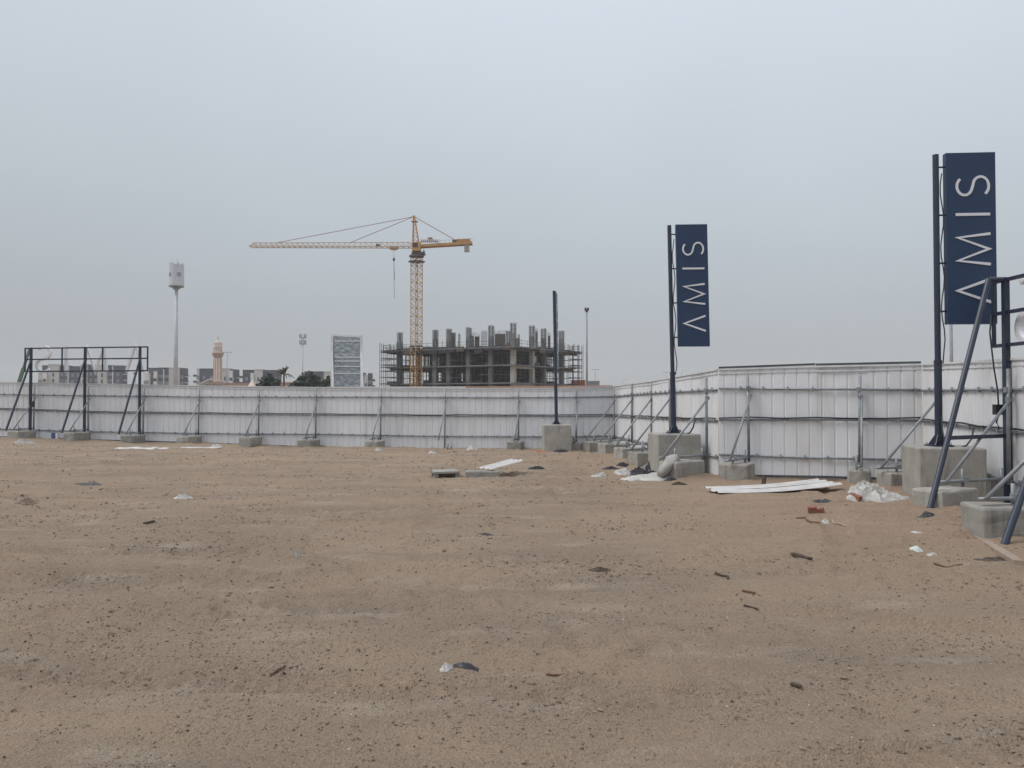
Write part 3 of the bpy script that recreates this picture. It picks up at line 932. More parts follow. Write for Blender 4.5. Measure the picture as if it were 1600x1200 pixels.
pR = Vector((8.12, 12.92, 0))
tR = Vector((0.03, -1.0, 0)).normalized(); nR = Vector((tR.y, -tR.x, 0))
def PR(s, o, z):
    return pR + tR * s + nR * o + UP * z
z1r, zmr, z0r = zat(437, 12.6), zat(488, 12.6), zat(539, 12.6)
rootR = thing('letter_sign_frame', (PR(2.2, 0, 0).x, PR(2.2, 0, 0).y, 0.0), 'navy steel frame with slanting props and part of a pale letter, at the right edge', 'sign', 'open letter sign frames')
legsR = [0.33, 2.75]
foot1, foot2 = W(1453, 795, 11.55), W(1569, 852, 9.1)
topA = PR(0.33, 0.30, z1r)
br = [(topA, foot1), (PR(2.75, 0.30, z1r), foot2), (PR(0.33, 0.0, z1r), topA), (PR(2.75, 0.0, z1r), PR(2.75, 0.30, z1r))]
lz = [0.02, 0.02]
frame_sign(rootR, PR, 4.6, legsR, z0r, z1r, zmr, [0.0, 1.5, 3.2, 4.6], lz, [('S', 1.12), ('I', 1.75), ('M', 3.2), ('A', 4.4)], 1.22, z0r - 0.05, br)
k1 = (topA.z - zat(684, 11.9)) / (topA.z - foot1.z)
pm = topA.lerp(foot1, k1)
MB().bar(pm, PR(0.33, 0.02, pm.z), 0.06).build('crossbar', M['navy'], rootR)
k2 = 0.63
pm2 = PR(2.75, 0.30, z1r).lerp(foot2, k2)
MB().bar(pm2, PR(2.75, 0.02, pm2.z), 0.06).build('crossbar', M['navy'], rootR)
MB().path([PR(0.02, 0.05, zmr), PR(0.0, 0.07, zmr - 0.3), PR(0.02, 0.06, z0r), PR(0.06, 0.05, z0r - 0.35), PR(0.15, 0.05, z0r - 0.75), PR(0.17, 0.05, 1.55)], 0.014, 6).build('cable', M['cable'], rootR, smooth=True)
bxo = MB().box(PR(0.20, 0.06, zat(640, 12.7)), (0.17, 0.10, 0.17)).build('switch_box', M['cable'], rootR)
MB().path([PR(0.17, 0.06, zat(650, 12.7)), PR(0.14, 0.07, zat(660, 12.7)), PR(0.2, 0.07, zat(668, 12.7))], 0.014, 6).build('cable', M['cable'], rootR, smooth=True)

# ------------------------------------------------------------------ tower crane
CD = 138.0
def C(px, py):
    return W(px, py, CD)
cx = C(650.5, 600).x
crane = thing('tower_crane', (cx, CD, 0), 'yellow tower crane with long jib to the left above the building site', 'crane')
CR = 0.075
def lattice(mb, a, b, w, bays, r):
    """square lattice column between two points, corner to the camera"""
    dirs = [Vector((math.cos(t), math.sin(t), 0)) for t in (0, math.pi / 2, math.pi, 3 * math.pi / 2)]
    for d in dirs:
        mb.bar(a + d * w, b + d * w, r * 2)
    for k in range(bays):
        p, q = a.lerp(b, k / bays), a.lerp(b, (k + 1) / bays)
        mid = p.lerp(q, 0.5)
        for i in range(4):
            d, e = dirs[i], dirs[(i + 1) % 4]
            mb.bar(p + d * w, p + e * w, r)
            mb.bar(p + d * w, mid + e * w, r * 1.1)
            mb.bar(mid + e * w, q + d * w, r * 1.1)
mb = MB()
zs = zat(402, CD)
lattice(mb, Vector((cx, CD, 0)), Vector((cx, CD, zs)), 1.03, 18, 0.066)
mb.build('mast', M['crane'], crane)
MB().box((cx, CD, zat(504 - 0, CD) if False else zat(541, CD)), (2.2, 2.2, 0.12)).build('tie_collar', M['crane_dark'], crane)
MB().lathe((cx, CD, zs), [(1.0, 0), (1.35, 0.05), (1.35, 0.35), (0.95, 0.40)], 12).build('slewing_ring', M['crane_dark'], crane)
MB().lathe((cx, CD, zat(409.5, CD)), [(1.1, 0), (1.55, 0.0), (1.55, 0.12), (1.1, 0.12)], 8).build('platform', M['crane_dark'], crane)
MB().box((cx + 0.35, CD, zs + 0.65), (2.3, 1.9, 0.35)).box((cx + 1.35, CD, zs + 0.95), (0.1, 1.9, 0.5)).build('turntable', M['crane_dark'], crane)
cab = MB().box((cx + 0.05, CD - 0.5, zs + 1.75), (1.5, 1.6, 1.6)).build('cab', M['crane'], crane)
MB().box((cx - 0.1, CD - 1.32, zs + 1.95), (0.9, 0.06, 0.8)).build('window', M['glass'], cab)
pk = C(647, 338.5)
mb = MB()
for sx, px in ((0, 645.0), (1, 655.5)):
    b0 = C(px, 388)
    for y in (-0.45, 0.45):
        mb.bar(b0 + Vector((0, y * 1.4, 0)), pk + Vector((0.1 * (sx * 2 - 1), y * 0.4, 0)), 0.17)
l0, r0 = C(645, 388), C(655.5, 388)
for k in range(8):
    t, t2 = k / 8, (k + 1) / 8
    a, b = l0.lerp(pk, t), r0.lerp(pk, t2)
    mb.bar(a, b, 0.07)
    mb.bar(l0.lerp(pk, t2), r0.lerp(pk, t2), 0.07)
mb.build('tower_head', M['crane'], crane)
MB().box(pk + Vector((0.1, 0, -0.9)), (1.15, 1.0, 0.12)).box(pk + Vector((0, 0, 0.0)), (0.4, 0.5, 0.3)).build('head_platform', M['crane'], crane)
# jib: triangular truss towards the left
jl, jr = C(391, 385.6), C(648, 386.5)
jt_l, jt_r = C(396, 379.6), C(640, 378.6)
mb = MB()
wj = Vector((0, 0.75, 0))
for s in (-1, 1):
    mb.bar(jl + wj * s, jr + wj * s, 0.13)
mb.bar(jt_l, jt_r, 0.10)
mb.bar(jt_r, jr, 0.12)
mb.bar(jt_l, jl, 0.12)
nb = 30
for k in range(nb):
    t0, t1 = k / nb, (k + 1) / nb
    top = jt_l.lerp(jt_r, (t0 + t1) / 2)
    for s in (-1, 1):
        mb.bar(jl.lerp(jr, t0) + wj * s, top, 0.05)
        mb.bar(top, jl.lerp(jr, t1) + wj * s, 0.05)
    mb.bar(jl.lerp(jr, t0) - wj, jl.lerp(jr, t0) + wj, 0.07)
mb.build('jib', M['crane_jib'], crane)
cj0, cj1 = C(652, 385.5), C(738, 380.3)
mb = MB()
for s in (-0.8, 0.8):
    mb.bar(cj0 + Vector((0, s, 0)), cj1 + Vector((0, s, 0)), 0.16, 0.42)
mb.bar(cj0, cj1, 1.5, 0.08)
for k in range(9):
    p = cj0.lerp(cj1, 0.35 + 0.65 * k / 8) + Vector((0, -0.85, 0))
    mb.bar(p, p + UP * 0.75, 0.04)
mb.bar(cj0.lerp(cj1, 0.35) + Vector((0, -0.85, 0.72)), cj1 + Vector((0, -0.85, 0.72)), 0.04)
mb.build('counter_jib', M['crane'], crane)
brd = MB().span(C(657, 381.6) + Vector((0, -0.95, 0)), C(688, 375.2) + Vector((0, -0.88, 0))).build('banner', M['white_paint'], crane)
for k in range(9):
    q = C(660 + k * 3.0, 378.6)
    MB().box(q + Vector((0, -0.97, 0)), (0.17, 0.03, 0.26)).build('banner_mark', M['logo'], brd)
MB().box(C(673, 374.0) + Vector((0, -0.9, 0)), (0.85, 0.5, 0.22)).build('winch', M['crane_tie'], crane)
MB().span(C(707, 381) + Vector((0, -0.7, 0)), C(714, 376) + Vector((0, 0.7, 0))).build('winch', M['crane_dark'], crane)
MB().span(C(714, 379) + Vector((0, -0.7, 0)), C(735, 374.6) + Vector((0, 0.7, 0))).build('machinery_box', M['crane'], crane)
for px in (725.5, 729.7):
    MB().span(C(px, 393) + Vector((0, -0.7, 0)), C(px + 3.6, 382) + Vector((0, 0.7, 0))).build('counterweight', M['cweight'], crane)
for px, py, e in ((431, 379.6, pk), (547, 379.2, pk)):
    MB().bar(C(px, py), e, 0.085).build('tie_bar', M['crane_tie'], crane)
MB().bar(C(712, 375.5), pk, 0.10).build('tie_bar', M['crane_tie'], crane)
MB().span(C(608.5, 389) + Vector((0, -0.5, 0)), C(622, 386.6) + Vector((0, 0.5, 0))).span(C(611, 390.3) + Vector((0, -0.4, 0)), C(620, 389) + Vector((0, 0.4, 0))).build('trolley', M['crane_jib'], crane)
MB().box(C(591, 383.5), (0.7, 0.6, 0.45)).build('jib_winch', M['crane_dark'], crane)
hk = C(615.5, 405.5)
MB().bar(C(614, 390), hk + Vector((-0.1, 0, 0.2)), 0.03).bar(C(617, 390), hk + Vector((0.1, 0, 0.2)), 0.03).build('hoist_rope', M['crane_dark'], crane)
MB().lathe(hk - UP * 0.3, [(0.03, -0.1), (0.33, 0.28), (0.12, 0.62)], 4, math.pi / 4).build('hook_block', M['crane_dark'], crane)
MB().bar(hk - UP * 0.3, C(616, 467), 0.06).bar(hk - UP * 0.3, C(616.5, 437), 0.06).build('chain_sling', M['crane_dark'], crane)

# ------------------------------------------------------------------ concrete frame building under construction
K0, KL, KR = Vector((0.35, 130, 0)), Vector((-22.6, 142, 0)), Vector((11.6, 145.5, 0))
eu, ev = (KL - K0), (KR - K0)
LU, LV = eu.length, ev.length
eu.normalize(); ev.normalize()
def BP(u, v, z):
    return K0 + eu * u + ev * v + UP * z
site = thing('unfinished_building', BP(LU / 2, LV / 2, 0), 'unfinished concrete frame building with scaffolding and bare columns, behind the crane', 'building')
def ubox(mb, u0, u1, v0, v1, za, zb):
    pts = [BP(u, v, z) for z in (za, zb) for u, v in ((u0, v0), (u1, v0), (u1, v1), (u0, v1))]
    return mb.add(pts, [(0, 1, 2, 3), (7, 6, 5, 4), (0, 4, 5, 1), (1, 5, 6, 2), (2, 6, 7, 3), (3, 7, 4, 0)])
ZF = [1.6, 4.7, 7.75, 10.8]
vl0 = 5.6
for i, z in enumerate(ZF):
    o = 0.35 if i < 3 else 0.9
    sl = ubox(MB(), -o, LU + o, -o, LV + o, z - 0.24, z).build('floor_slab', M['bld_slab'], site)
    if i:
        for (a, b, c, d) in ((0.1, 0.3, 0.4, vl0), (-0.05, LU + 0.05, LV - 0.35, LV - 0.05), (LU - 0.35, LU - 0.05, -0.05, LV + 0.05)):
            ubox(MB(), a, b, c, d, z - 0.66, z - 0.245).build('edge_beam', M['bld_pale'] if i < 3 else M['formwork'], sl)
ul = []
for px in (622, 677.6, 699, 730, 765):
    uu = (px - 800) / F
    t = (uu * K0.y - K0.x) / (eu.x - uu * eu.y)
    ul.append(t)
vl = []
for px in (834.7, 853, 881):
    uu = (px - 800) / F
    t = (uu * K0.y - K0.x) / (ev.x - uu * ev.y)
    vl.append(t)
rnd = random.Random(5)
cols = [(0.45, 0.45, 505)] + [(u, 0.45, y) for u, y in zip(ul, (520, 516, 514, 512, 508.5))] + [(0.45, v, y) for v, y in zip(vl, (509, 513.6, 517))]
for u in ul:
    for v in vl:
        cols.append((u, v - 0.6, None))
def rebar_cage(c, w, za, zb, n=3):
    mb = MB()
    for i in range(n + 1):
        for j in (0, n):
            for a, b in ((i, j), (j, i)):
                p = c + eu * (w * (a / n - 0.5)) + ev * (w * (b / n - 0.5))
                mb.bar(p + UP * za, p + UP * (zb + rnd.uniform(-0.12, 0.12)), 0.07)
    z = za + 0.2
    while z < zb:
        for s, t in ((eu, ev), (ev, eu)):
            for q in (-1, 1):
                mb.bar(c + s * w * 0.5 + t * w * 0.5 * q + UP * z, c - s * w * 0.5 + t * w * 0.5 * q + UP * z, 0.045)
        z += 0.34
    return mb
for u, v, y in cols:
    c = BP(u, v, 0)
    w = 0.78 if y else 0.6
    cb = MB()
    cb.box(c + UP * 5.3, (w, w, 10.6), Matrix.Rotation(math.atan2(eu.y, eu.x), 3, 'Z'))
    pale = y in (505, 509)  # corner pair stays pale; the other columns carry shade in their colour
    cb.build('column', M['bld_pale'] if pale else M['bld_conc'], site)
    if y:
        top = zat(y, c.y)
        mid = 10.8 + (top - 10.8) * rnd.uniform(0.48, 0.6)
        MB().box(c + UP * (10.8 + mid) / 2, (w, w, mid - 10.8), Matrix.Rotation(math.atan2(eu.y, eu.x), 3, 'Z')).build('column', M['bld_conc'], site)
        rebar_cage(c, w * 0.86, mid, top).build('rebar_cage', M['rebar'], site)
    elif rnd.random() < 0.45:
        top = 10.8 + rnd.uniform(1.6, 3.4)
        rebar_cage(c, 0.5, 10.8, top).build('rebar_cage', M['rebar'], site)
# lift core walls and formed walls on the top deck
for px0, px1, ytop, dd, mt in ((733, 740, 519, 8, 'bld_conc'), (741.5, 749, 520, 7, 'formwork'), (752, 761, 517, 8.5, 'rebar'), (773, 790, 516, 7.5, 'formwork'), (706, 710, 529, 6, 'formwork'), (716, 719, 521, 8, 'rebar'), (809, 812, 522, 6, 'rebar'), (836.5, 840.5, 512, None, 'bld_conc'), (856, 860, 519, None, 'formwork')):
    uu = ((px0 + px1) / 2 - 800) / F
    best = min(((abs(BP(u_, (dd if dd else 6 + u_ * 0), 0).x / BP(u_, dd if dd else 6, 0).y - uu), u_) for u_ in np.linspace(-0.0, LU, 300))) if dd else None
    if dd:
        c = BP(best[1], dd, 0)
    else:
        v_ = min((abs(BP(1.6, q, 0).x / BP(1.6, q, 0).y - uu), q) for q in np.linspace(0, LV, 200))[1]
        c = BP(1.6, v_, 0)
    wd = (px1 - px0) / F * c.y
    top = zat(ytop, c.y)
    if mt == 'rebar':
        mb = MB()
        nn = max(3, int(wd / 0.17))
        for k in range(nn + 1):
            p = c + Vector(((k / nn - 0.5) * wd, 0, 0))
            mb.bar(p + UP * 10.8, p + UP * (top + rnd.uniform(-0.2, 0.1)), 0.07)
        z = 11.0
        while z < top:
            mb.bar(c + Vector((-wd / 2, 0, z)), c + Vector((wd / 2, 0, z)), 0.05); z += 0.35
        mb.build('rebar_cage', M['rebar'], site)
    else:
        MB().box(c + UP * (10.8 + top - 0.7) / 2, (wd, 0.5, top - 0.7 - 10.8)).build('wall_form', M[mt], site)
        mb = MB()
        nn = max(3, int(wd / 0.2))
        for k in range(nn + 1):
            p = c + Vector(((k / nn - 0.5) * wd, 0, 0))
            mb.bar(p + UP * (top - 0.75), p + UP * (top + rnd.uniform(-0.25, 0.1)), 0.06)
        mb.build('rebar_cage', M['rebar'], site)
# shoring props, boards and clutter: nobody could count them
mb = MB()
for i in range(3):
    za, zb = ZF[i], ZF[i + 1] - 0.3
    dens = (1.7, 1.25, 1.0)[i]
    u = 0.9
    while u < LU - 0.5:
        v = 0.9
        while v < LV - 0.5:
            if rnd.random() < 0.8:
                p = BP(u + rnd.uniform(-.15, .15), v + rnd.uniform(-.15, .15), 0)
                mb.bar(p + UP * za, p + UP * zb, 0.10)
            v += dens * (1.0 if v < 4 or i == 2 else 2.2)
        u += dens
    for k in range(34):
        v = rnd.choice((-0.3, 0.2, 1.0, 2.2, 3.5, 6, 9))
        u0 = rnd.uniform(0.5, LU - 5)
        z = za + rnd.choice((0.9, 1.4, 2.0))
        mb.bar(BP(u0, v, z), BP(u0 + rnd.uniform(2, 5), v, z + rnd.uniform(-.1, .1)), 0.08)
        v0 = rnd.uniform(0.5, LV - 5)
        mb.bar(BP(rnd.choice((1.0, 2.2, 4)), v0, z), BP(1.2, v0 + 4, z), 0.08)
for k in range(20):
    u0 = LU * k / 20
    mb.bar(BP(u0, -0.6, 10.40), BP(u0, LV * 0.6, 10.40), 0.14, 0.2)
tag(mb.build('shoring_props', M['scaffold'], site), kind='stuff')
mb = MB()
for k in range(150):
    u, v = rnd.uniform(0.3, LU - 0.5), rnd.uniform(0.3, LV - 0.5)
    z = ZF[rnd.choice((0, 1, 1, 2, 3, 3, 3))]
    h = rnd.uniform(0.2, 0.7)
    ubox(mb, u, u + rnd.uniform(0.5, 2.2), v, v + rnd.uniform(0.3, 1.2), z + 0.01, z + h)
tag(mb.build('site_materials', M['formwork'], site), kind='stuff')
for (u0, u1, v, i) in ((2, 8, 4.2, 0), (8.5, 14, 5, 0), (14.5, 19, 4.5, 0), (2.2, 9, 4.0, 1), (9.2, 13.6, 4.6, 1), (14.6, 17.8, 5.4, 1), (2.6, 12, 4.4, 2), (12.2, 18.5, 5, 2), (20, 22, 9, 2), (20.5, 23, 11, 1)):  # near-black walls added inside so the floors read as deep shade
    ubox(MB(), u0, u1, v, v + 0.25, ZF[i] + 0.005, ZF[i + 1] - 0.63).build('shade_wall', M['shade_form'], site)
for (v0, v1, u, i) in ((7.5, 13, 4, 0), (9, 14, 4.4, 1), (8, 12.5, 4.2, 2), (13.5, 16, 3.5, 2))[1:]:  # the same added dark walls behind the right face
    ubox(MB(), u, u + 0.25, v0, v1, ZF[i] + 0.005, ZF[i + 1] - 0.63).build('shade_wall', M['shade_form'], site)
# hanging edge formwork below the top deck
for k in range(14):
    if k in (4,): continue
    u0 = LU * k / 14
    ubox(MB(), u0 + 0.05, u0 + LU / 14 - rnd.uniform(0.05, 0.3), -0.85, -0.72, 10.8 - rnd.uniform(0.55, 1.0), 10.8 + rnd.uniform(0.05, 0.3)).build('edge_form', M['shade_form'] if rnd.random() < 0.6 else M['formwork'], site)
for k in range(9):
    v0 = LV * k / 9
    if v0 < 6: continue
    ubox(MB(), -0.85, -0.72, v0 + 0.05, v0 + LV / 9 - rnd.uniform(0.05, 0.3), 10.8 - rnd.uniform(0.5, 0.9), 10.8 + rnd.uniform(0.05, 0.3)).build('edge_form', M['shade_form'] if rnd.random() < 0.6 else M['formwork'], site)
# perimeter scaffolds at the two ends, and guard rails round the top deck
def scaffold(side):
    mb = MB()
    if side == 'l':
        lines = [[(LU + 0.6, v), (LU + 1.5, v)] for v in (-0.9, 1.0, 3.0, 5.0, 7.0)] + [[(LU + 0.2 - 1.7 * k, -0.8), (LU + 0.2 - 1.7 * k, -1.9)] for k in range(3)]
    else:
        lines = [[(u, LV + 0.6), (u, LV + 1.5)] for u in (-0.9, 1.0, 3.0, 5.0)] + [[(-0.8, LV + 0.2 - 1.7 * k), (-1.9, LV + 0.2 - 1.7 * k)] for k in range(3)]
    for a, b in lines:
        for u, v in (a, b):
            mb.bar(BP(u, v, 0.0), BP(u, v, 12.0 + rnd.uniform(-.4, .3)), 0.09)
        z = 2.4
        while z < 11.6:
            mb.bar(BP(*a, z), BP(*b, z), 0.08); z += 1.15
    for q in range(len(lines) - 1):
        if q == (4 if side == 'l' else 3):
            continue
        z = 2.4
        while z < 11.6:
            for j in (0, 1):
                mb.bar(BP(*lines[q][j], z), BP(*lines[q + 1][j], z), 0.08)
            z += 1.15
    for z in (4.6, 7.7, 10.7):
        for q in range(len(lines) - 1):
            if q == (4 if side == 'l' else 3):
                continue
            a0, a1 = lines[q]; b0_, b1 = lines[q + 1]
            pts = [BP(*p, z) for p in (a0, a1, b1, b0_)]
            mb.add(pts + [p + UP * 0.09 for p in pts], [(0, 1, 2, 3), (7, 6, 5, 4), (0, 4, 5, 1), (1, 5, 6, 2), (2, 6, 7, 3), (3, 7, 4, 0)])
    tag(mb.build('end_scaffold', M['scaffold'], site), kind='stuff')
scaffold('l'); scaffold('r')
mb = MB()
for (a, b) in (((-0.8, -0.8), (LU + 0.8, -0.8)), ((-0.8, -0.8), (-0.8, LV + 0.8)), ((-0.8, LV + 0.8), (LU + 0.8, LV + 0.8)), ((LU + 0.8, -0.8), (LU + 0.8, LV + 0.8))):
    L_ = math.hypot(b[0] - a[0], b[1] - a[1])
    n = int(L_ / 1.6)
    for k in range(n + 1):
        t = k / n
        p = BP(a[0] + (b[0] - a[0]) * t, a[1] + (b[1] - a[1]) * t, 10.8)
        mb.bar(p, p + UP * rnd.uniform(1.0, 1.5), 0.06)
    for z in (11.3, 11.8):
        mb.bar(BP(*a, z), BP(*b, z), 0.05)
tag(mb.build('guard_rail', M['scaffold'], site), kind='stuff')

# ------------------------------------------------------------------ far site hoardings beyond the fence
def far_hoarding(px0, px1, y0, y1, d, m, label, pw=2.4):
    a, b = W(px0, y0, d), W(px1, y1, d)
    root = thing('site_hoarding', ((a.x + b.x) / 2, d, 0), label, 'fence', 'far site hoardings')
    n = max(1, int((b.x - a.x) / pw))
    for k in range(n):
        x0, x1 = a.x + (b.x - a.x) * k / n, a.x + (b.x - a.x) * (k + 1) / n - 0.03
        zt = a.z + (b.z - a.z) * (k + 0.5) / n
        MB().span((x0, d, -0.4), (x1, d + 0.08, zt)).build('panel', m, root)
        MB().span((x0 - 0.06, d + 0.09, -0.4), (x0 + 0.06, d + 0.2, zt - 0.1)).build('post', M['pole_grey'], root)
    return root
far_hoarding(300, 512, 602.5, 605, 62, M['hoard_blue'], 'slate blue hoarding just showing above the far fence, below the bushes')
far_hoarding(511, 728, 604.0, 603.8, 68, M['hoard_white'], 'white hoarding just showing above the far fence, below the billboard and crane')
far_hoarding(725, 958, 603.8, 601.8, 82, M['hoard_orange'], 'terracotta hoarding just showing above the far fence, below the building site')
far_hoarding(-40, 300, 601.0, 604.0, 64, M['hoard_white'], 'pale hoarding behind the far fence under the see-through sign') if False else None
cbx = thing('shipping_container', W(904, 606, 150), 'orange container to the right of the unfinished building', 'container')
a, b = W(893, 601.5, 150), W(914, 594, 150)
MB().span((a.x, 149, -0.2), (b.x, 151.5, b.z)).build('body', M['container'], cbx)
for k in range(6):
    x = a.x + (b.x - a.x) * (k + 0.5) / 6
    MB().span((x - 0.05, 148.93, 0), (x + 0.05, 149.0, b.z - 0.1)).build('rib', M['container'], cbx)
cb2 = thing('site_cabin', W(926, 606, 160), 'slate grey cabin behind the tall floodlight pole', 'cabin')
a, b = W(918, 604, 160), W(936, 596, 160)
MB().span((a.x, 159, -0.2), (b.x, 162, b.z)).build('wall', M['container_blue'], cb2)
MB().span((a.x - 0.1, 158.8, b.z), (b.x + 0.1, 162.2, b.z + 0.15)).build('roof', M['hoard_white'], cb2)

# ------------------------------------------------------------------ wrapped billboard
BD = 75.0
bb = thing('wrapped_billboard', (W(541, 600, BD).x, BD, -0.2), 'tall billboard frame wrapped in silver plastic behind the far fence', 'billboard')
x0, x1 = W(519, 560, BD).x, W(564.5, 560, BD).x
zt = zat(524, BD)
for x in (x0, x1):
    MB().bar((x, BD, -0.2), (x, BD, zt), 0.23).build('post', M['white_paint'], bb)
    foot = Vector((x + 0.75, BD - 2.4, -0.1))
    MB().bar((x, BD - 0.14, zat(552, BD)), foot, 0.19).build('prop', M['white_paint'], bb)
MB().bar((x0 - 0.05, BD, zt), (x1 + 0.05, BD, zt - 0.15), 0.16).build('crossbar', M['white_paint'], bb)
for y in (533, 558.3, 564.3, 572.5, 583.5):
    MB().bar((x0 + 0.25, BD - 0.16, zat(y, BD)), (x1 - 0.1, BD - 0.16, zat(y, BD)), 0.05, 0.11).build('lath', M['white_paint'], bb)
nxg, nzg = 36, 70
v, f = [], []
for j in range(nzg + 1):
    for i in range(nxg + 1):
        x = x0 + 0.16 + (x1 - x0 - 0.32) * i / nxg
        z = 0.3 + (zt - 0.35) * j / nzg
        dy = 0.10 * mnoise.fractal(Vector((x * 2.2, z * 3.6, 3)), 0.8, 2.0, 5)
        v.append((x, BD - 0.02 + max(-0.09, dy * 1.0), z))
for j in range(nzg):
    for i in range(nxg):
        a = j * (nxg + 1) + i
        f.append((a, a + 1, a + nxg + 2, a + nxg + 1))
MB().add(v, f).build('plastic_wrap', M['wrap'], bb, smooth=True)
MB().span((x0 + 0.1, BD + 0.12, 0.2), (x1 - 0.1, BD + 0.2, zt - 0.2)).build('backing_panel', M['mast'], bb)

# ------------------------------------------------------------------ minaret, mosque parts, tent
MD = 200.0
mp = W(340, 600, MD)
mz = lambda y: zat(y, MD)
mn = thing('minaret', (mp.x, MD, 0), 'pink and cream octagonal minaret with balcony and spire, left of the palm', 'minaret')
MB().lathe((mp.x, MD, 0), [(1.15, -0.2), (1.15, mz(596))], 8, math.pi / 8).build('base', M['mosque_brown'], mn)
MB().lathe((mp.x, MD, 0), [(1.0, mz(596)), (0.95, mz(559))], 8, math.pi / 8).build('shaft', M['mosque_pink'], mn)
for k in range(8):
    a = math.pi / 8 + k * math.pi / 4
    MB().bar((mp.x + 1.0 * math.cos(a), MD + 1.0 * math.sin(a), mz(594)), (mp.x + 0.96 * math.cos(a), MD + 0.96 * math.sin(a), mz(561)), 0.16).build('rib', M['mosque_brown'], mn)
MB().lathe((mp.x, MD, 0), [(0.95, mz(560)), (1.25, mz(556)), (1.5, mz(552.5)), (1.5, mz(551.5))], 8, math.pi / 8).build('balcony', M['mosque_brown'], mn)
MB().lathe((mp.x, MD, 0), [(1.48, mz(552)), (1.48, mz(549.5)), (1.36, mz(549.5)), (1.36, mz(551.5))], 8, math.pi / 8).build('parapet', M['mosque_pink'], mn)
MB().lathe((mp.x, MD, 0), [(0.42, mz(552)), (0.42, mz(541))], 8).build('core', M['mosque_cream'], mn)
for k in range(8):
    a = math.pi / 8 + k * math.pi / 4
    MB().tube((mp.x + 0.95 * math.cos(a), MD + 0.95 * math.sin(a), mz(551.5)), (mp.x + 0.95 * math.cos(a), MD + 0.95 * math.sin(a), mz(541.5)), 0.14, 8).build('gallery_column', M['mosque_pink'], mn)
MB().lathe((mp.x, MD, 0), [(1.12, mz(543)), (1.12, mz(537.5)), (1.2, mz(537)), (1.2, mz(535.8))], 8, math.pi / 8).build('gallery_roof', M['mosque_pink'], mn)
MB().lathe((mp.x, MD, 0), [(0.85, mz(536)), (0.80, mz(534.8)), (0.42, mz(533)), (0.22, mz(531.5)), (0.10, mz(529.5))], 10).build('cupola', M['mosque_cream'], mn)
MB().tube((mp.x, MD, mz(530.2)), (mp.x, MD, mz(525.5)), 0.09, 6).lathe((mp.x, MD, mz(529)), [(0.02, -0.16), (0.22, 0), (0.02, 0.16)], 8).build('finial', M['mosque_brown'], mn)
def low_house(px0, px1, ytop, d, label, wallm, roofm, n=4):
    a, b = W(px0, 600, d), W(px1, 600, d)
    z = zat(ytop, d)
    r = thing('low_building', ((a.x + b.x) / 2, d, 0), label, 'building')
    MB().span((a.x, d, -0.3), (b.x, d + 7, z - 0.5)).build('wall', wallm, r)
    MB().span((a.x - 0.25, d - 0.25, z - 0.5), (b.x + 0.25, d + 7.25, z)).build('roof', roofm, r)
    for k in range(n):
        x = a.x + (b.x - a.x) * (k + 0.5) / n
        MB().span((x - 0.45, d - 0.06, 1.0), (x + 0.45, d - 0.003, 2.6)).build('window', M['glass'], r)
low_house(349, 386, 598.2, 206, 'low pinkish building with flat red roof right of the minaret', M['mosque_pink'], M['roof_red'], 6)
low_house(439, 456, 597.2, 150, 'small pink building with red roof under the palm', M['mosque_pink'], M['roof_red'], 3)
low_house(318, 331, 597.0, 170, 'small tan shed left of the minaret', M['mosque_brown'], M['mosque_brown'], 2)
rt = thing('sloped_canopy', W(318, 604, 165), 'pale sloping canopy left of the minaret', 'canopy')
a, b = W(308, 604, 165), W(331, 592.5, 165)
MB().bar(a, b, 3.0, 0.22).build('roof', M['mast'], rt)
MB().bar((b.x - 0.3, 165, 0), b + Vector((-0.3, 0, 0)), 0.2).build('post', M['pole_grey'], rt)
MB().bar((a.x + 0.6, 165, 0), (a.x + 0.6, 165, a.z + 0.3), 0.2).build('post', M['pole_grey'], rt)
tt = thing('tent_canopy', W(388, 606, 180), 'cream peaked tent canopy beside the bushes', 'tent')
a = W(376, 606, 180)
apex = W(394.5, 592, 181.5)
v = [(a.x, 179, 1.6), (W(401, 600, 180).x, 179, 2.6), (W(401, 600, 180).x, 185, 2.6), (a.x, 185, 1.8), tuple(apex)]
MB().add(v, [(0, 1, 4), (1, 2, 4), (2, 3, 4), (3, 0, 4), (3, 2, 1, 0)]).build('fabric', M['tent'], tt)
for q in v[:4]:
    MB().tube((q[0], q[1], 0), q, 0.08, 6).build('post', M['pole_grey'], tt)

# ------------------------------------------------------------------ telecom monopole with shroud, antenna mast
UD = 130.0
up = W(274.3, 600, UD)
mo = thing('telecom_tower', (up.x, UD, 0), 'tall pale monopole with white drum shroud at its top, left of the minaret', 'tower')
MB().tube((up.x, UD, -0.2), (up.x, UD, zat(449, UD)), 0.42, 16, 0.26).build('pole', M['mast'], mo, smooth=True)
MB().lathe((up.x, UD, zat(454, UD)), [(0.28, 0), (0.42, 0.3), (0.5, 0.45)], 12).build('head', M['antenna'], mo)
for k in range(6):
    a = k * math.pi / 3
    MB().bar((up.x + 0.3 * math.cos(a), UD + 0.3 * math.sin(a), zat(453, UD)), (up.x + 0.95 * math.cos(a), UD + 0.95 * math.sin(a), zat(448, UD)), 0.07).build('strut', M['antenna'], mo)
MB().lathe((up.x, UD, zat(448.4, UD)), [(1.24, 0), (1.26, 0.12)], 28).build('base_ring', M['pole_grey'], mo)
shz0, shz1 = zat(447, UD), zat(414, UD)
shr = MB().lathe((up.x, UD, 0), [(1.20, shz0), (1.20, shz1), (1.1, shz1 + 0.02)], 28).build('shroud', M['shroud'], mo)
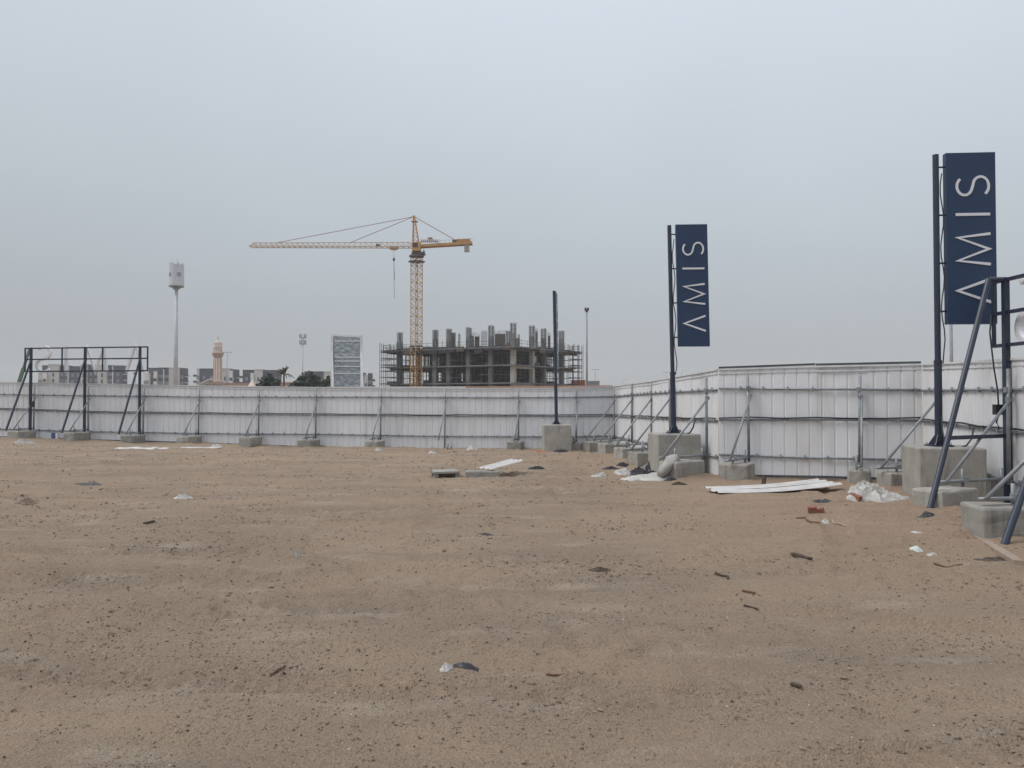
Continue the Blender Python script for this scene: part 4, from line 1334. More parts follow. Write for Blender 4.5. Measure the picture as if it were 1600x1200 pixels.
for y in (441.5, 443.5):
    MB().lathe((up.x, UD, zat(y, UD)), [(1.2, 0), (1.225, 0.02), (1.225, 0.05), (1.2, 0.07)], 28).build('band', M['white_paint'], shr)
for k in range(7):
    a = k * 2 * math.pi / 7
    MB().box((up.x + 1.0 * math.cos(a), UD + 1.0 * math.sin(a), shz1 + 0.12), (0.16, 0.16, 0.28)).build('lug', M['antenna'], mo)
MB().tube((up.x + 0.1, UD, shz1), (up.x + 0.1, UD, zat(403, UD)), 0.03, 6).build('lightning_rod', M['antenna'], mo)
def shroud_mark(ang, strokes, label):
    mb = MB()
    for pts in strokes:
        v, f = ribbon(pts, 0.11, 0.02)
        mb.add([(up.x + (1.205 + c) * math.sin(ang + a / 1.2), UD - (1.205 + c) * math.cos(ang + a / 1.2), zat(430, UD) + b) for a, b, c in v], f)
    mb.build('logo', M['logo'], shr)
arc = lambda r, a0, a1, n=10: [(r * math.cos(math.radians(a0 + (a1 - a0) * k / n)), r * math.sin(math.radians(a0 + (a1 - a0) * k / n))) for k in range(n + 1)]
shroud_mark(-0.62, [arc(0.25, 130, -130, 12), [(-0.22, 0.26), (-0.22, -0.24)], [(-0.3, -0.22), (0.05, -0.22)]], 'D')
shroud_mark(0.78, [arc(0.28, 30, 330, 12), [(0.0, 0.0), (0.24, 0.0)]], 'G')

AD = 220.0
ap = W(472.8, 600, AD)
am = thing('antenna_mast', (ap.x, AD, 0), 'slim grey antenna mast with two tiers of panels, left of the billboard', 'mast')
MB().tube((ap.x, AD, -0.2), (ap.x, AD, zat(523, AD)), 0.24, 10, 0.15).build('pole', M['mast'], am, smooth=True)
for y, r in ((525.5, 0.85), (535, 0.8)):
    z = zat(y, AD)
    MB().lathe((ap.x, AD, z - 0.5), [(0.2, 0), (r, 0.02), (r, 0.08), (0.2, 0.1)], 8).build('ring', M['antenna'], am)
    for k in range(6):
        a = k * math.pi / 3 + 0.3
        MB().box((ap.x + r * math.cos(a), AD + r * math.sin(a), z), (0.30, 0.22, 1.25), Matrix.Rotation(a, 3, 'Z')).build('antenna_panel', M['antenna'], am)

# ------------------------------------------------------------------ lamp posts
def lamp_post(px, ytop, d, label, kind='t', r=0.1):
    p = W(px, 600, d)
    z = zat(ytop, d)
    o = thing('lamp_post', (p.x, d, -0.3), label, 'lamp post', 'lamp posts beyond the fence')
    MB().tube((p.x, d, -0.3), (p.x, d, z), r, 8, r * 0.6).build('pole', M['pole_grey'], o, smooth=True)
    if kind == 't':
        MB().bar((p.x - 0.75, d, z + 0.02), (p.x + 0.75, d, z + 0.02), 0.07).build('arm', M['pole_grey'], o)
        for s in (-1, 1):
            MB().box((p.x + s * 0.72, d, z), (0.5, 0.22, 0.10)).build('lamp_head', M['pole_grey'], o)
    elif kind == 'flood':
        MB().lathe((p.x, d, z), [(0.12, -0.35), (0.30, -0.12), (0.30, 0)], 8).build('bracket', M['crane_dark'], o)
        for s in (-1, 1):
            MB().box((p.x + s * 0.16, d - 0.1, z + 0.08), (0.26, 0.3, 0.26)).build('lamp_head', M['crane_dark'], o)
    else:
        MB().bar((p.x, d, z), (p.x + 0.8, d, z + 0.15), 0.06).build('arm', M['pole_grey'], o)
        MB().box((p.x + 0.9, d, z + 0.15), (0.4, 0.2, 0.09)).build('lamp_head', M['pole_grey'], o)
lamp_post(354.5, 550.5, 150, 'twin-arm lamp post just right of the minaret', 't', 0.09)
lamp_post(602.5, 563.5, 150, 'twin-arm lamp post left of the unfinished building', 't', 0.09)
lamp_post(917, 483.5, 100, 'tall floodlight pole right of the unfinished building', 'flood', 0.16)
lamp_post(930, 577.5, 190, 'small twin-arm lamp post right of the tall floodlight pole', 't', 0.10)
lamp_post(1041, 581.5, 210, 'tiny lamp post left of the middle sign pole, over the receding fence', 't', 0.10)
lamp_post(1066, 579, 230, 'tiny lamp post right of the middle sign pole, over the receding fence', 'arm', 0.10)
lamp_post(973, 593.5, 240, 'tiny lamp post above the inner corner of the fence', 'arm', 0.09)
lamp_post(1487, 470, 40, 'pale pole rising from behind the fence below the nearest sign panel', 'arm', 0.11)
lamp_post(211.5, 584, 150, 'short post above the fence under the right end of the see-through sign', 'flood', 0.09)

# green lattice boom at far left
gb = thing('mobile_crane_boom', W(29, 604, 120), 'green slanted crane boom behind the far left fence', 'crane')
a, b = W(29, 600, 120), W(46.5, 545, 120)
MB().bar(a + (a - b) * 0.12, a.lerp(b, 0.45), 0.42).build('lower_boom', M['green_boom'], gb)
MB().bar(a.lerp(b, 0.42), b, 0.30).build('upper_boom', M['green_boom'], gb)
MB().box((a.x - 1.0, 120, 1.6), (4.5, 2.4, 2.6)).build('body', M['green_boom'], gb)
MB().box((a.x - 2.2, 118.75, 2.0), (1.3, 0.1, 0.9)).build('window', M['glass'], gb)
for sx in (-2.4, 0.6):
    MB().tube((a.x + sx, 118.7, 0.3), (a.x + sx, 121.3, 0.3), 0.5, 12).build('wheel', M['cable'], gb)

# ------------------------------------------------------------------ far apartment blocks
AP = 330.0
WINM = {}
def apt(label, blocks, d=AP):
    """blocks: px0, px1, ytop, material, setback, window pattern"""
    x0, x1 = W(blocks[0][0], 600, d).x, W(blocks[-1][1], 600, d).x
    r = thing('apartment_block', ((x0 + x1) / 2, d, 0), label, 'building', 'far apartment blocks')
    for i, (p0, p1, yt, m, sb, pat) in enumerate(blocks):
        a, b, z = W(p0, 600, d).x, W(p1, 600, d).x, zat(yt, d)
        yf = d + sb
        w = MB().span((a, yf, -1), (b, yf + 4.6 - sb * 0.4, z)).build('wall', M[m], r)
        MB().span((a - 0.03, yf - 0.12, z - 0.02 + i * 0.004), (b - 0.05, yf + 4.7 - sb * 0.4, z + 0.28 + i * 0.004)).build('parapet', M[m], w)
        def win(xc, zc, ww, hh, mm='glass'):
            key = (round(ww, 2), round(hh, 2), mm)
            if key not in WINM:
                t = MB().box((0, 0, 0), (ww, 0.16, hh))
                o = t.build('window', M[mm], r); WINM[key] = o.data
                me = o.data
                for vv in me.vertices: vv.co += base_of(r)
            else:
                o = bpy.data.objects.new('window', WINM[key]); col.objects.link(o); o.parent = r
            o.location = Vector((xc, yf - 0.02, zc)) - base_of(r)
        if pat == 'w3':                                   # white panel with a column of framed windows
            for k in range(4):
                win((a + b) / 2, z - 3.4 - k * 2.75, 1.25, 1.3)
        elif pat == 'slot':
            for k in range(4):
                win((a + b) / 2, z - 4.2 - k * 2.7, 0.7, 1.7)
        elif pat == 'grid':
            n = max(2, int((b - a) / 2.3))
            for q in range(n):
                for k in range(4):
                    win(a + (b - a) * (q + 0.5) / n, z - 3.6 - k * 2.75, 1.1, 1.45, 'glass_soft')
        elif pat in ('balr', 'ball'):
            s = 1 if pat == 'balr' else -1
            xe = b if s > 0 else a
            for k in range(5):
                zz = z - 3.3 - k * 2.6
                bal = MB().span((xe + s * 0.003, yf + 0.3, zz - 0.25), (xe + s * 1.7, yf + 2.6, zz)).build('balcony', M['apt_white'], r)
                MB().span((xe + s * 0.003, yf + 0.3, zz), (xe + s * 1.7, yf + 0.42, zz + 0.95)).build('railing', M['apt_dark'], bal)
            n = max(1, int((b - a) / 2.4))
            for q in range(n):
                for k in range(4):
                    win(a + (b - a) * (q + 0.5) / n, z - 3.6 - k * 2.75, 1.1, 1.45, 'glass_soft')
    return r
apt('long slate and pale apartment block seen through the letter sign frame', [
    (59, 66, 583, 'apt_light', 0.3, 'grid'), (61, 72.5, 571.5, 'apt_dark', 2.0, ''), (66.5, 72.3, 582, 'apt_white', 0, 'w3'), (72.6, 90, 570, 'apt_light', 0.8, 'slot'), (90.3, 103, 572, 'apt_dark', 1.6, 'grid'), (103.2, 104.2, 573, 'apt_white', 1.0, ''),
    (104.5, 123, 573, 'apt_dark', 1.9, 'grid'), (123.3, 134, 571, 'apt_light', 0.9, 'slot'), (124.5, 131.5, 569.8, 'apt_dark', 4.0, ''), (134.3, 150, 571, 'apt_dark', 1.7, 'grid'), (150.3, 165, 571, 'apt_light', 0.8, 'slot'),
    (165.3, 172.5, 571.5, 'apt_dark', 1.6, 'grid'), (172.8, 174.2, 573, 'apt_white', 1.2, ''), (174.5, 189, 572, 'apt_dark', 1.4, 'balr')])
apt('apartment block behind the tall monopole, right of the letter sign frame', [
    (224, 232, 584, 'apt_white', 0.2, 'grid'), (228, 239, 575.3, 'apt_dark', 2.2, 'grid'), (239.3, 244, 581, 'apt_white', 0.4, 'w3'), (244.3, 253, 575, 'apt_dark', 1.5, 'grid'), (253.2, 254.2, 578, 'apt_white', 1.0, ''), (254.5, 262, 575, 'apt_dark', 1.6, 'grid'),
    (262.3, 279, 575.2, 'apt_light', 0.8, 'slot'), (279.3, 285.5, 576, 'apt_dark', 1.4, 'balr')])
apt('apartment block behind the minaret', [
    (306, 309.5, 576.5, 'apt_light', 1.0, 'ball'), (309.8, 334, 576.5, 'apt_dark', 1.8, 'grid'), (334.3, 343, 576, 'apt_dark', 1.4, 'grid'), (343.3, 357.5, 576.3, 'apt_light', 0.8, 'slot'), (357.8, 362.5, 580, 'apt_white', 0.4, 'w3'), (358, 367, 578, 'apt_dark', 1.5, 'balr')])
apt('apartment block behind the tent canopy and palm', [
    (377, 390, 578.6, 'apt_dark', 1.6, 'ball'), (390.3, 396, 583.5, 'apt_white', 0.6, 'w3'), (391, 396.2, 578.6, 'apt_dark', 2.4, ''), (396.4, 409, 577.8, 'apt_light', 0.8, 'slot'), (409.3, 434, 579, 'apt_dark', 1.6, 'grid')])
apt('pale apartment block half hidden behind the larger bush', [
    (474, 505, 581, 'apt_dark', 1.4, 'grid'), (505.3, 517.5, 581.2, 'apt_light', 0.6, 'slot')])
apt('small grey apartment block just right of the billboard', [
    (562, 568.5, 583.2, 'apt_dark', 1.2, 'grid'), (568.8, 574, 586.5, 'apt_light', 0.7, 'slot'), (574.2, 579, 583.8, 'apt_dark', 1.2, 'balr')])

# ------------------------------------------------------------------ vegetation
def leafy(mb, c, rx, ry, rz, n, size, rnd):
    c = Vector(c)
    for _ in range(n):
        while True:
            p = Vector((rnd.uniform(-1, 1), rnd.uniform(-1, 1), rnd.uniform(-1, 1)))
            if 0.35 < p.length < 1:
                break
        q = c + Vector((p.x * rx, p.y * ry, p.z * rz))
        d = Vector((rnd.uniform(-1, 1), rnd.uniform(-1, 1), rnd.uniform(-.6, 1))).normalized()
        s, u = frame_of(d)
        k = size * rnd.uniform(0.6, 1.4)
        mb.add([q - s * k * .5, q + u * k * .35, q + s * k * .5, q - u * k * .35], [(0, 1, 2, 3)])
def bush(px0, px1, ytop, d, label, seed, lobes=9):
    rnd = random.Random(seed)
    a, b, z = W(px0, 600, d).x, W(px1, 600, d).x, zat(ytop, d)
    cxx = (a + b) / 2
    r = thing('bushy_tree', (cxx, d, -0.2), label, 'tree', 'trees beyond the fence')
    tk = MB()
    crown = MB()
    for k in range(lobes):
        t = (k + 0.5) / lobes
        x = a + (b - a) * t
        h = z * (0.62 + 0.38 * math.sin(math.pi * min(1, max(0, t * 0.9 + 0.08)))) * rnd.uniform(0.86, 1.03)
        y = d + rnd.uniform(-1.2, 1.2)
        rx = (b - a) / lobes * rnd.uniform(1.0, 1.5)
        leafy(crown, (x, y, h * 0.56), rx, 1.3, h * 0.46, 520, 0.34, rnd)
        tk.tube((cxx + (x - cxx) * 0.3, d, -0.2), (x, y, h * 0.6), 0.14, 6, 0.05)
    for k in range(26):
        x = rnd.uniform(a, b)
        t = (x - a) / (b - a)
        leafy(crown, (x, d + rnd.uniform(-1, 1), z * (0.55 + 0.4 * math.sin(math.pi * t)) * rnd.uniform(0.8, 1.02)), 0.45, 0.4, 0.35, 60, 0.26, rnd)
    tk.build('trunk', M['bark'], r)
    crown.build('crown', M['leaf'], r)
bush(402, 441, 583.5, 108, 'dark green bush left of the palm trunk', 3, 7)
bush(456, 508, 580, 112, 'large dark green bush left of the wrapped billboard', 4, 9)
bush(506, 519, 588, 108, 'small dark bush touching the left edge of the wrapped billboard', 6, 3)
# far trees seen through the right half of the building frame
bush(824, 866, 590, 175, 'dark tree seen through the right half of the unfinished building', 8, 7)
PD = 118.0
pp = W(443.5, 600, PD)
pz = zat(585.0, PD)
pm_ = thing('palm_tree', (pp.x, PD, -0.2), 'date palm with drooping fronds rising between the two bushes', 'tree', 'trees beyond the fence')
MB().path([(pp.x, PD, -0.2), (pp.x + 0.05, PD, 2), (pp.x, PD, pz)], [0.24, 0.17, 0.14], 8).build('trunk', M['bark'], pm_)
rnd = random.Random(12)
for k in range(24):
    a = k * 2.399
    el = math.radians(8 + 72 * ((k * 0.37) % 1.0))
    L_ = rnd.uniform(1.45, 1.8)
    mb = MB()
    dirh = Vector((math.cos(a), math.sin(a), 0))
    pts = []
    for j in range(8):
        t = j / 7
        pts.append(Vector((pp.x, PD, pz)) + dirh * L_ * t * math.cos(el) + UP * (L_ * t * math.sin(el) - 0.50 * L_ * t * t * t * math.cos(el)))
    mb.path(pts, 0.03, 4)
    for j in range(1, 7):
        for h in (0, 0.5):
            p = pts[j].lerp(pts[j + 1], h)
            tang = (pts[j + 1] - pts[j]).normalized()
            s, u = frame_of(tang)
            for sg in (-1, 1):
                tip = p + s * sg * 0.26 * (1.15 - j / 8) + tang * 0.22 - UP * 0.12
                mb.add([p - tang * 0.07, p + tang * 0.07, tip], [(0, 1, 2)])
    mb.build('frond', M['palm'], pm_)

# ------------------------------------------------------------------ rubbish and loose things on the sand
def ground_pt(px, py, z=None):
    """the sand point seen at a photo pixel"""
    d = 10.0
    g = 0.0
    for it in range(14):
        w = W(px, py, d)
        if it in (4, 9, 12):
            g = gz(w.x, d)
        k = (CAMZ - w.z) / d
        d = 0.5 * d + 0.5 * (CAMZ - g) / k
    w = W(px, py, d)
    return Vector((w.x, d, gz(w.x, d)))

def crumple(name, p, sx, sy, h, m, label, cat, seed, group=None, rot=0.0, n=30, freq=3.0):
    off = Vector((seed * 7.3, seed * 3.1, 0))
    R = Matrix.Rotation(rot, 3, 'Z')
    xy, hs, f = [], [], []
    rings = max(8, n // 2)
    for j in range(rings + 1):
        r = j / rings
        for k in range(n):
            a = 2 * math.pi * k / n
            e = 1 + 0.45 * mnoise.noise(Vector((math.cos(a) * 1.7, math.sin(a) * 1.7, seed))) + 0.2 * mnoise.noise(Vector((math.cos(a) * 5, math.sin(a) * 5, seed)))
            x, y = r * e * math.cos(a), r * e * math.sin(a)
            q3 = Vector((x, y, 0)) * freq * 0.55 + off
            q3 = q3 + 0.35 * Vector((mnoise.noise(q3 * 1.7), mnoise.noise(q3 * 1.7 + Vector((9, 0, 0))), 0))
            big = 0.5 + mnoise.noise(Vector((x * 1.1, y * 1.1, seed * 2.0)))
            ridge = 1 - 2.2 * abs(mnoise.noise(q3))
            ridge2 = 1 - 2.2 * abs(mnoise.noise(q3 * 2.7 + Vector((3, 5, 0))))
            hh = (1 - r ** 1.8) * (0.45 * big + 0.38 * max(0, ridge) + 0.2 * max(0, ridge2)) + 0.06 * max(0, ridge2)
            q = R @ Vector((x * sx, y * sy, 0))
            xy.append((p.x + q.x, p.y + q.y))
            hs.append(max(0.004, hh * h * 1.15) - (0.02 if r > 0.97 else 0))
    g = gheight(np.array([a[0] for a in xy]), np.array([a[1] for a in xy]))
    v = [(a[0], a[1], float(z) + b) for a, z, b in zip(xy, g, hs)]
    for j in range(rings):
        for k in range(n):
            f.append((j * n + k, j * n + (k + 1) % n, (j + 1) * n + (k + 1) % n, (j + 1) * n + k))
    f.append(tuple(range(rings * n + n - 1, rings * n - 1, -1)))
    return single(name, MB().add(v, f), m, label, cat, group, False)

def stick(px0, py0, px1, py1, r, m, label, cat='stick', bend=0.02, flat=False, name='stick', lift=0.0):
    a, b = ground_pt(px0, py0), ground_pt(px1, py1)
    rnd = random.Random(int(px0 * 7 + py0))
    if flat:
        mb = MB().bar(a + UP * (r * 0.6 + 0.004), b + UP * (r * 0.6 + 0.004 + lift), r * 3.0, r * 1.2)
    else:
        pts = []
        for k in range(7):
            t = k / 6
            q = a.lerp(b, t)
            q.x += rnd.uniform(-bend, bend); q.y += rnd.uniform(-bend, bend)
            q.z = gz(q.x, q.y) + r * 0.8 + rnd.uniform(0, bend * 0.6)
            pts.append(q)
        mb = MB().path(pts, [r * (1 - 0.3 * k / 6) for k in range(7)], 6)
    return single(name, mb, m, label, cat, 'sticks and offcuts on the sand')

def chunk(px, py, size, m, label, cat, seed, name, group=None, amp=0.02):
    p = ground_pt(px, py)
    o = MB().box((0, 0, size[2] / 2), size).build(name, m, None, (0, 0, 0))
    roughen(o, amp, 2, seed, min(size) * 0.12)
    o.location = p - UP * 0.015
    o.rotation_euler = (0.12 * math.sin(seed * 5), 0.28 * math.cos(seed * 3), seed * 1.3)
    return tag(o, label, cat, group)

# long white sheets lying in front of the short run
def loose_sheet(a, b, w, m, label, curl, seed, lift=0.0, wave=4, zfun=None):
    a, b = Vector(a), Vector(b)
    d = (b - a).normalized()
    s = Vector((-d.y, d.x, 0)).normalized()
    L_ = (b - a).length
    nx_, ny_ = 26, wave * 6
    v, f = [], []
    qs = [a + d * L_ * (i / nx_) + s * w * (j / ny_) for i in range(nx_ + 1) for j in range(ny_ + 1)]
    gg = gheight(np.array([q.x for q in qs]), np.array([q.y for q in qs]))
    for i in range(nx_ + 1):
        for j in range(ny_ + 1):
            t, u = i / nx_, j / ny_
            q = a + d * L_ * t + s * w * u
            rib = 0.022 * (1 if (j % 6) in (2, 3) else 0)
            base = (float(gg[i * (ny_ + 1) + j]) if zfun is None else zfun(t, u))
            z = base + 0.015 + lift + curl * (t - 0.5) ** 2 * 4 * (0.6 + 0.4 * u) + rib + 0.006 * mnoise.noise(Vector((t * 3, u * 3, seed)))
            v.append((q.x, q.y, z)); v.append((q.x, q.y, z - 0.004))
    for i in range(nx_):
        for j in range(ny_):
            p = (i * (ny_ + 1) + j) * 2
            r_ = p + (ny_ + 1) * 2
            f += [(p, r_, r_ + 2, p + 2), (p + 1, p + 3, r_ + 3, r_ + 1)]
    for i in range(nx_):
        p = i * (ny_ + 1) * 2; r_ = p + (ny_ + 1) * 2
        f.append((p, p + 1, r_ + 1, r_))
        p += ny_ * 2; r_ += ny_ * 2
        f.append((p, r_, r_ + 1, p + 1))
    for j in range(ny_):
        p = j * 2
        f.append((p, p + 2, p + 3, p + 1))
        p += nx_ * (ny_ + 1) * 2
        f.append((p, p + 1, p + 3, p + 2))
    return single('corrugated_sheet', MB().add(v, f), m, label, 'sheet', 'loose white sheets on the sand')
a, b = ground_pt(1124, 773), ground_pt(1318, 773)
loose_sheet((a.x, a.y, 0), (b.x + 0.15, b.y + 0.35, 0), 0.46, M['sheet_white'], 'front one of the long white sheets on the sand below the short fence run', 0.0, 1, 0.0, 2, lambda t, u: a.z + (b.z - a.z) * t + 0.03 - 0.045 * math.sin(math.pi * t) + 0.02 * t * t)
loose_sheet((a.x - 0.02, a.y + 0.36, 0), (b.x + 0.02, b.y + 0.72, 0), 0.42, M['sheet_white'], 'rear one of the long white sheets on the sand below the short fence run', 0.0, 2, 0.0, 2, lambda t, u: a.z + (b.z - a.z) * t + 0.045 - 0.03 * math.sin(math.pi * t) + 0.02 * t * t)
# pieces by the far fence at left
a, b = ground_pt(178, 702.5), ground_pt(262, 702)
loose_sheet((a.x, a.y, 0), (b.x, b.y, 0), 0.55, M['sheet_white'], 'long white sheet on the sand below the third and fourth braces from the left', 0.0, 3, 0.0, 2)
a, b = ground_pt(282, 700.2), ground_pt(345, 699.5)
loose_sheet((a.x, a.y, 0), (b.x, b.y, 0), 0.3, M['sheet_white'], 'narrow white strip on the sand just right of the fourth brace from the left', 0.0, 4, 0.0, 1)
# concrete pieces and a leaning sheet in the middle distance
pa = ground_pt(698, 746)
pt = thing('concrete_pallet', (pa.x, pa.y, pa.z), 'low grey slab on short legs lying in the middle of the sand', 'slab')
Rp = Matrix.Rotation(math.radians(14), 3, 'Z')
for q in ((-0.24, -0.2), (0.24, -0.2), (-0.24, 0.25), (0.24, 0.25)):
    MB().box(pa + Rp @ Vector((q[0], q[1] + 0.2, 0.05)), (0.09, 0.09, 0.12), Rp).build('leg', M['concrete'], pt)
sl = MB().box(pa + Rp @ Vector((0, 0.22, 0.125)), (0.60, 0.60, 0.045), Rp).build('top_slab', M['concrete'], pt)
for y in (-0.24, 0.24):
    MB().box(pa + Rp @ Vector((0, 0.22 + y, 0.070)), (0.56, 0.035, 0.062), Rp).build('edge_board', M['wood_dark'], pt)
p = ground_pt(754, 746)
o = concrete('concrete_beam', (p.x, p.y + 0.12, p.z - 0.03), (0.80, 0.26, 0.17), math.radians(3), 'low concrete beam on the sand with a white sheet leaning on it', 'concrete beam', None, 71, 0.012)
p2 = ground_pt(768, 745)
beam_z = p.z + 0.14
a = Vector((W(766, 733, p.y).x, p.y + 0.05, 0)); b = Vector((W(818, 720, p.y + 0.5).x, p.y + 0.75, 0))
za, zb = zat(733.5, p.y), zat(719.5, p.y + 0.7)
loose_sheet(a, b, 0.5, M['sheet_white'], 'white corrugated sheet leaning on the concrete beam in the middle of the sand', 0.0, 5, 0.0, 3, lambda t, u: za + (zb - za) * t - 0.02)
stick(793, 741, 824, 740.5, 0.02, M['wood_pale'], 'pale flat lath on the sand right of the concrete beam', 'lath', flat=True, name='wood_lath')
stick(857, 741.5, 868, 748, 0.012, M['wood_pale'], 'short pale stick on the sand right of the dark rag', bend=0.01)

# heap at the middle pole sign
crumple('plastic_sheet', ground_pt(1012, 748), 0.62, 0.30, 0.10, M['plastic_white'], 'crumpled white plastic sheet spread at the front of the rubbish heap', 'plastic sheet', 21, 'plastic sheets')
crumple('plastic_sheet', ground_pt(973, 741), 0.26, 0.20, 0.14, M['plastic_white'], 'humped white plastic sheet at the left end of the rubbish heap', 'plastic sheet', 22, 'plastic sheets')
crumple('plastic_sheet', ground_pt(936, 746), 0.20, 0.14, 0.13, M['plastic_white'], 'small pale plastic lump lying alone left of the rubbish heap', 'plastic sheet', 23, 'plastic sheets')
crumple('plastic_sheet', ground_pt(1018, 728), 0.48, 0.30, 0.30, M['sack'], 'greyish plastic sheet piled against the middle sign block', 'plastic sheet', 27, 'plastic sheets')
crumple('dark_cloth', ground_pt(1005, 741), 0.36, 0.22, 0.19, M['dark_cloth'], 'heap of dark clothes in the middle of the rubbish heap', 'cloth', 24, 'dark rags', freq=5)
crumple('dark_cloth', ground_pt(1022, 737), 0.20, 0.16, 0.34, M['dark_cloth'], 'dark bundle leaning on the grey sack', 'cloth', 25, 'dark rags', freq=5)
crumple('dark_cloth', ground_pt(956, 733), 0.24, 0.12, 0.09, M['dark_cloth'], 'dark rag at the far left of the rubbish heap', 'cloth', 26, 'dark rags', freq=5)
crumple('dark_cloth', ground_pt(974, 729), 0.18, 0.10, 0.10, M['dark_cloth'], 'small dark rag behind the rubbish heap', 'cloth', 28, 'dark rags', freq=5)
crumple('dark_cloth', ground_pt(838, 733), 0.20, 0.11, 0.09, M['dark_cloth'], 'dark rag lying alone right of the white leaning sheet', 'cloth', 29, 'dark rags', freq=5)
# sack leaning on the footing
g = ground_pt(1030, 750)
top = W(1058, 713, g.y + 0.12)
pts = [g + UP * 0.10, top]
def bez(ps, k):
    t = k * (len(ps) - 1)
    i = min(int(t), len(ps) - 2)
    return ps[i].lerp(ps[i + 1], t - i)
sp_ = [bez(pts, k / 16) for k in range(17)]
sr_ = [0.135 * (0.25 + 0.75 * math.sin(math.pi * (0.06 + 0.88 * k / 16)) ** 0.55) * (1 + 0.03 * math.sin(k * 1.3)) for k in range(17)]
smb = MB().path(sp_, sr_, 16)
for q in smb.v:
    q += Vector((mnoise.noise(q * 5), mnoise.noise(q * 5 + Vector((5, 0, 0))), mnoise.noise(q * 5 + Vector((0, 7, 0))))) * 0.04
o = single('sack', smb, M['sack'], 'long grey sack leaning against the footing by the middle pole sign', 'sack', None, True)
for px, py, sz, mm, lb, sd2 in ((989, 747, 0.10, 'sack', 'small grey scrap at the front left of the rubbish heap', 81), (1047, 752, 0.09, 'dark_cloth', 'small dark scrap at the foot of the grey sack', 82),
                           (1062, 754, 0.12, 'wood_dark', 'thin dark scrap in front of the long low footing', 83), (1000, 734, 0.10, 'plastic_white', 'pale paper among the dark clothes', 84)):
    crumple('scrap', ground_pt(px, py), sz * 1.5, sz * 0.7, sz * 0.6, M[mm], lb, 'scrap', sd2, 'scraps at the rubbish heap', freq=5)
# plastic by the nearest block
crumple('plastic_sheet', ground_pt(1368, 778), 0.52, 0.32, 0.20, M['plastic_white'], 'large white plastic sheet heaped left of the nearest sign block', 'plastic sheet', 31, 'plastic sheets', n=30, freq=4)
crumple('plastic_sheet', ground_pt(1345, 768), 0.22, 0.18, 0.22, M['plastic_white'], 'white plastic bundle at the right end of the long white sheets', 'plastic sheet', 32, 'plastic sheets', freq=4)
# bits on the open sand
crumple('plastic_scrap', ground_pt(1283, 785), 0.15, 0.10, 0.045, M['black_plastic'], 'flat dark oval scrap lying behind the broken bricks', 'scrap', 33, 'dark scraps', freq=1.5)
chunk(1270, 799, (0.08, 0.13, 0.12), M['brick'], 'left piece of broken red brick below the long white sheets', 'brick', 1, 'broken_brick', 'broken bricks', 0.012)
chunk(1282, 801, (0.12, 0.09, 0.08), M['brick'], 'right piece of broken red brick below the long white sheets', 'brick', 2, 'broken_brick', 'broken bricks', 0.012)
chunk(1337, 779, (0.20, 0.09, 0.09), M['brick'], 'brown brick stub lying by the white plastic sheet', 'brick', 4, 'broken_brick', 'broken bricks', 0.012)
chunk(1193, 757, (0.07, 0.07, 0.20), M['wood_dark'], 'short brown stump standing under the short fence run', 'stump', 3, 'wood_stump', None, 0.006)
stick(1246, 811, 1280, 819, 0.014, M['wood_rust'], 'thin reddish stick left of the white cup', bend=0.015)
stick(1297, 816, 1320, 822, 0.012, M['wood_pale'], 'thin pale stick right of the white cup')
crumple('paper_cup', ground_pt(1290, 816), 0.05, 0.05, 0.075, M['plastic_white'], 'crushed white cup between two thin sticks', 'cup', 35)
stick(1239, 868, 1266, 875, 0.018, M['wood_dark'], 'dark wood offcut, largest on the right side of the sand', 'offcut', flat=True, name='wood_offcut')
stick(1118, 897, 1139, 906, 0.012, M['wood_dark'], 'dark crooked stick near the middle right of the sand')
stick(1160, 924, 1180, 928, 0.010, M['wood_rust'], 'small reddish stick, upper of two below the crooked stick', flat=True)
stick(1162, 946, 1184, 951, 0.009, M['wood_dark'], 'small dark stick, lower of two below the crooked stick', flat=True)
stick(1236, 1070, 1252, 1073, 0.010, M['wood_dark'], 'small dark stick nearest the camera on the right', flat=True)
stick(1457, 881, 1502, 887, 0.009, M['wood_rust'], 'thin reddish twig on the sand at the right, below the bottle', bend=0.012)
stick(422, 1052, 446, 1042, 0.008, M['wood_rust'], 'curved brown twig in the left foreground', bend=0.012)
stick(855, 1055, 886, 1056, 0.008, M['wood_rust'], 'thin orange-brown twig right of the black bag', bend=0.006)
stick(226, 819, 240, 816, 0.02, M['wood_dark'], 'short dark stick on the left of the sand', flat=True)
crumple('plastic_bottle', ground_pt(1433, 860), 0.085, 0.06, 0.06, M['bottle'], 'pale crushed bottle on the sand at the right', 'bottle', 36, freq=1.2)
crumple('paper_scrap', ground_pt(1456, 865), 0.06, 0.03, 0.02, M['plastic_white'], 'small pale scrap right of the crushed bottle', 'scrap', 37, 'pale scraps')
crumple('paper_scrap', ground_pt(1432, 836), 0.07, 0.04, 0.02, M['plastic_white'], 'flat pale scrap above the crushed bottle', 'scrap', 38, 'pale scraps')
crumple('black_scrap', ground_pt(1446, 808), 0.11, 0.07, 0.07, M['black_plastic'], 'black scrap on the sand left of the slanting navy prop foot', 'scrap', 39, 'dark scraps', freq=2, rot=-0.6)
crumple('black_scrap', ground_pt(1505, 804), 0.12, 0.05, 0.03, M['wood_dark'], 'dark brown scrap between the two nearest low footings', 'scrap', 40, 'dark scraps')
# board half buried under the nearest footing
a, b = ground_pt(1530, 842), ground_pt(1592, 882)
o = single('buried_board', MB().bar(a + UP * 0.0, b + UP * 0.015, 0.10, 0.05), M['plywood'], 'dusty board half buried beside the nearest footing', 'board')
crumple('sand_clod', ground_pt(1560, 876), 0.26, 0.09, 0.035, M['peb_dark'], 'dark clod at the end of the half buried board', 'clod', 44, 'clods')
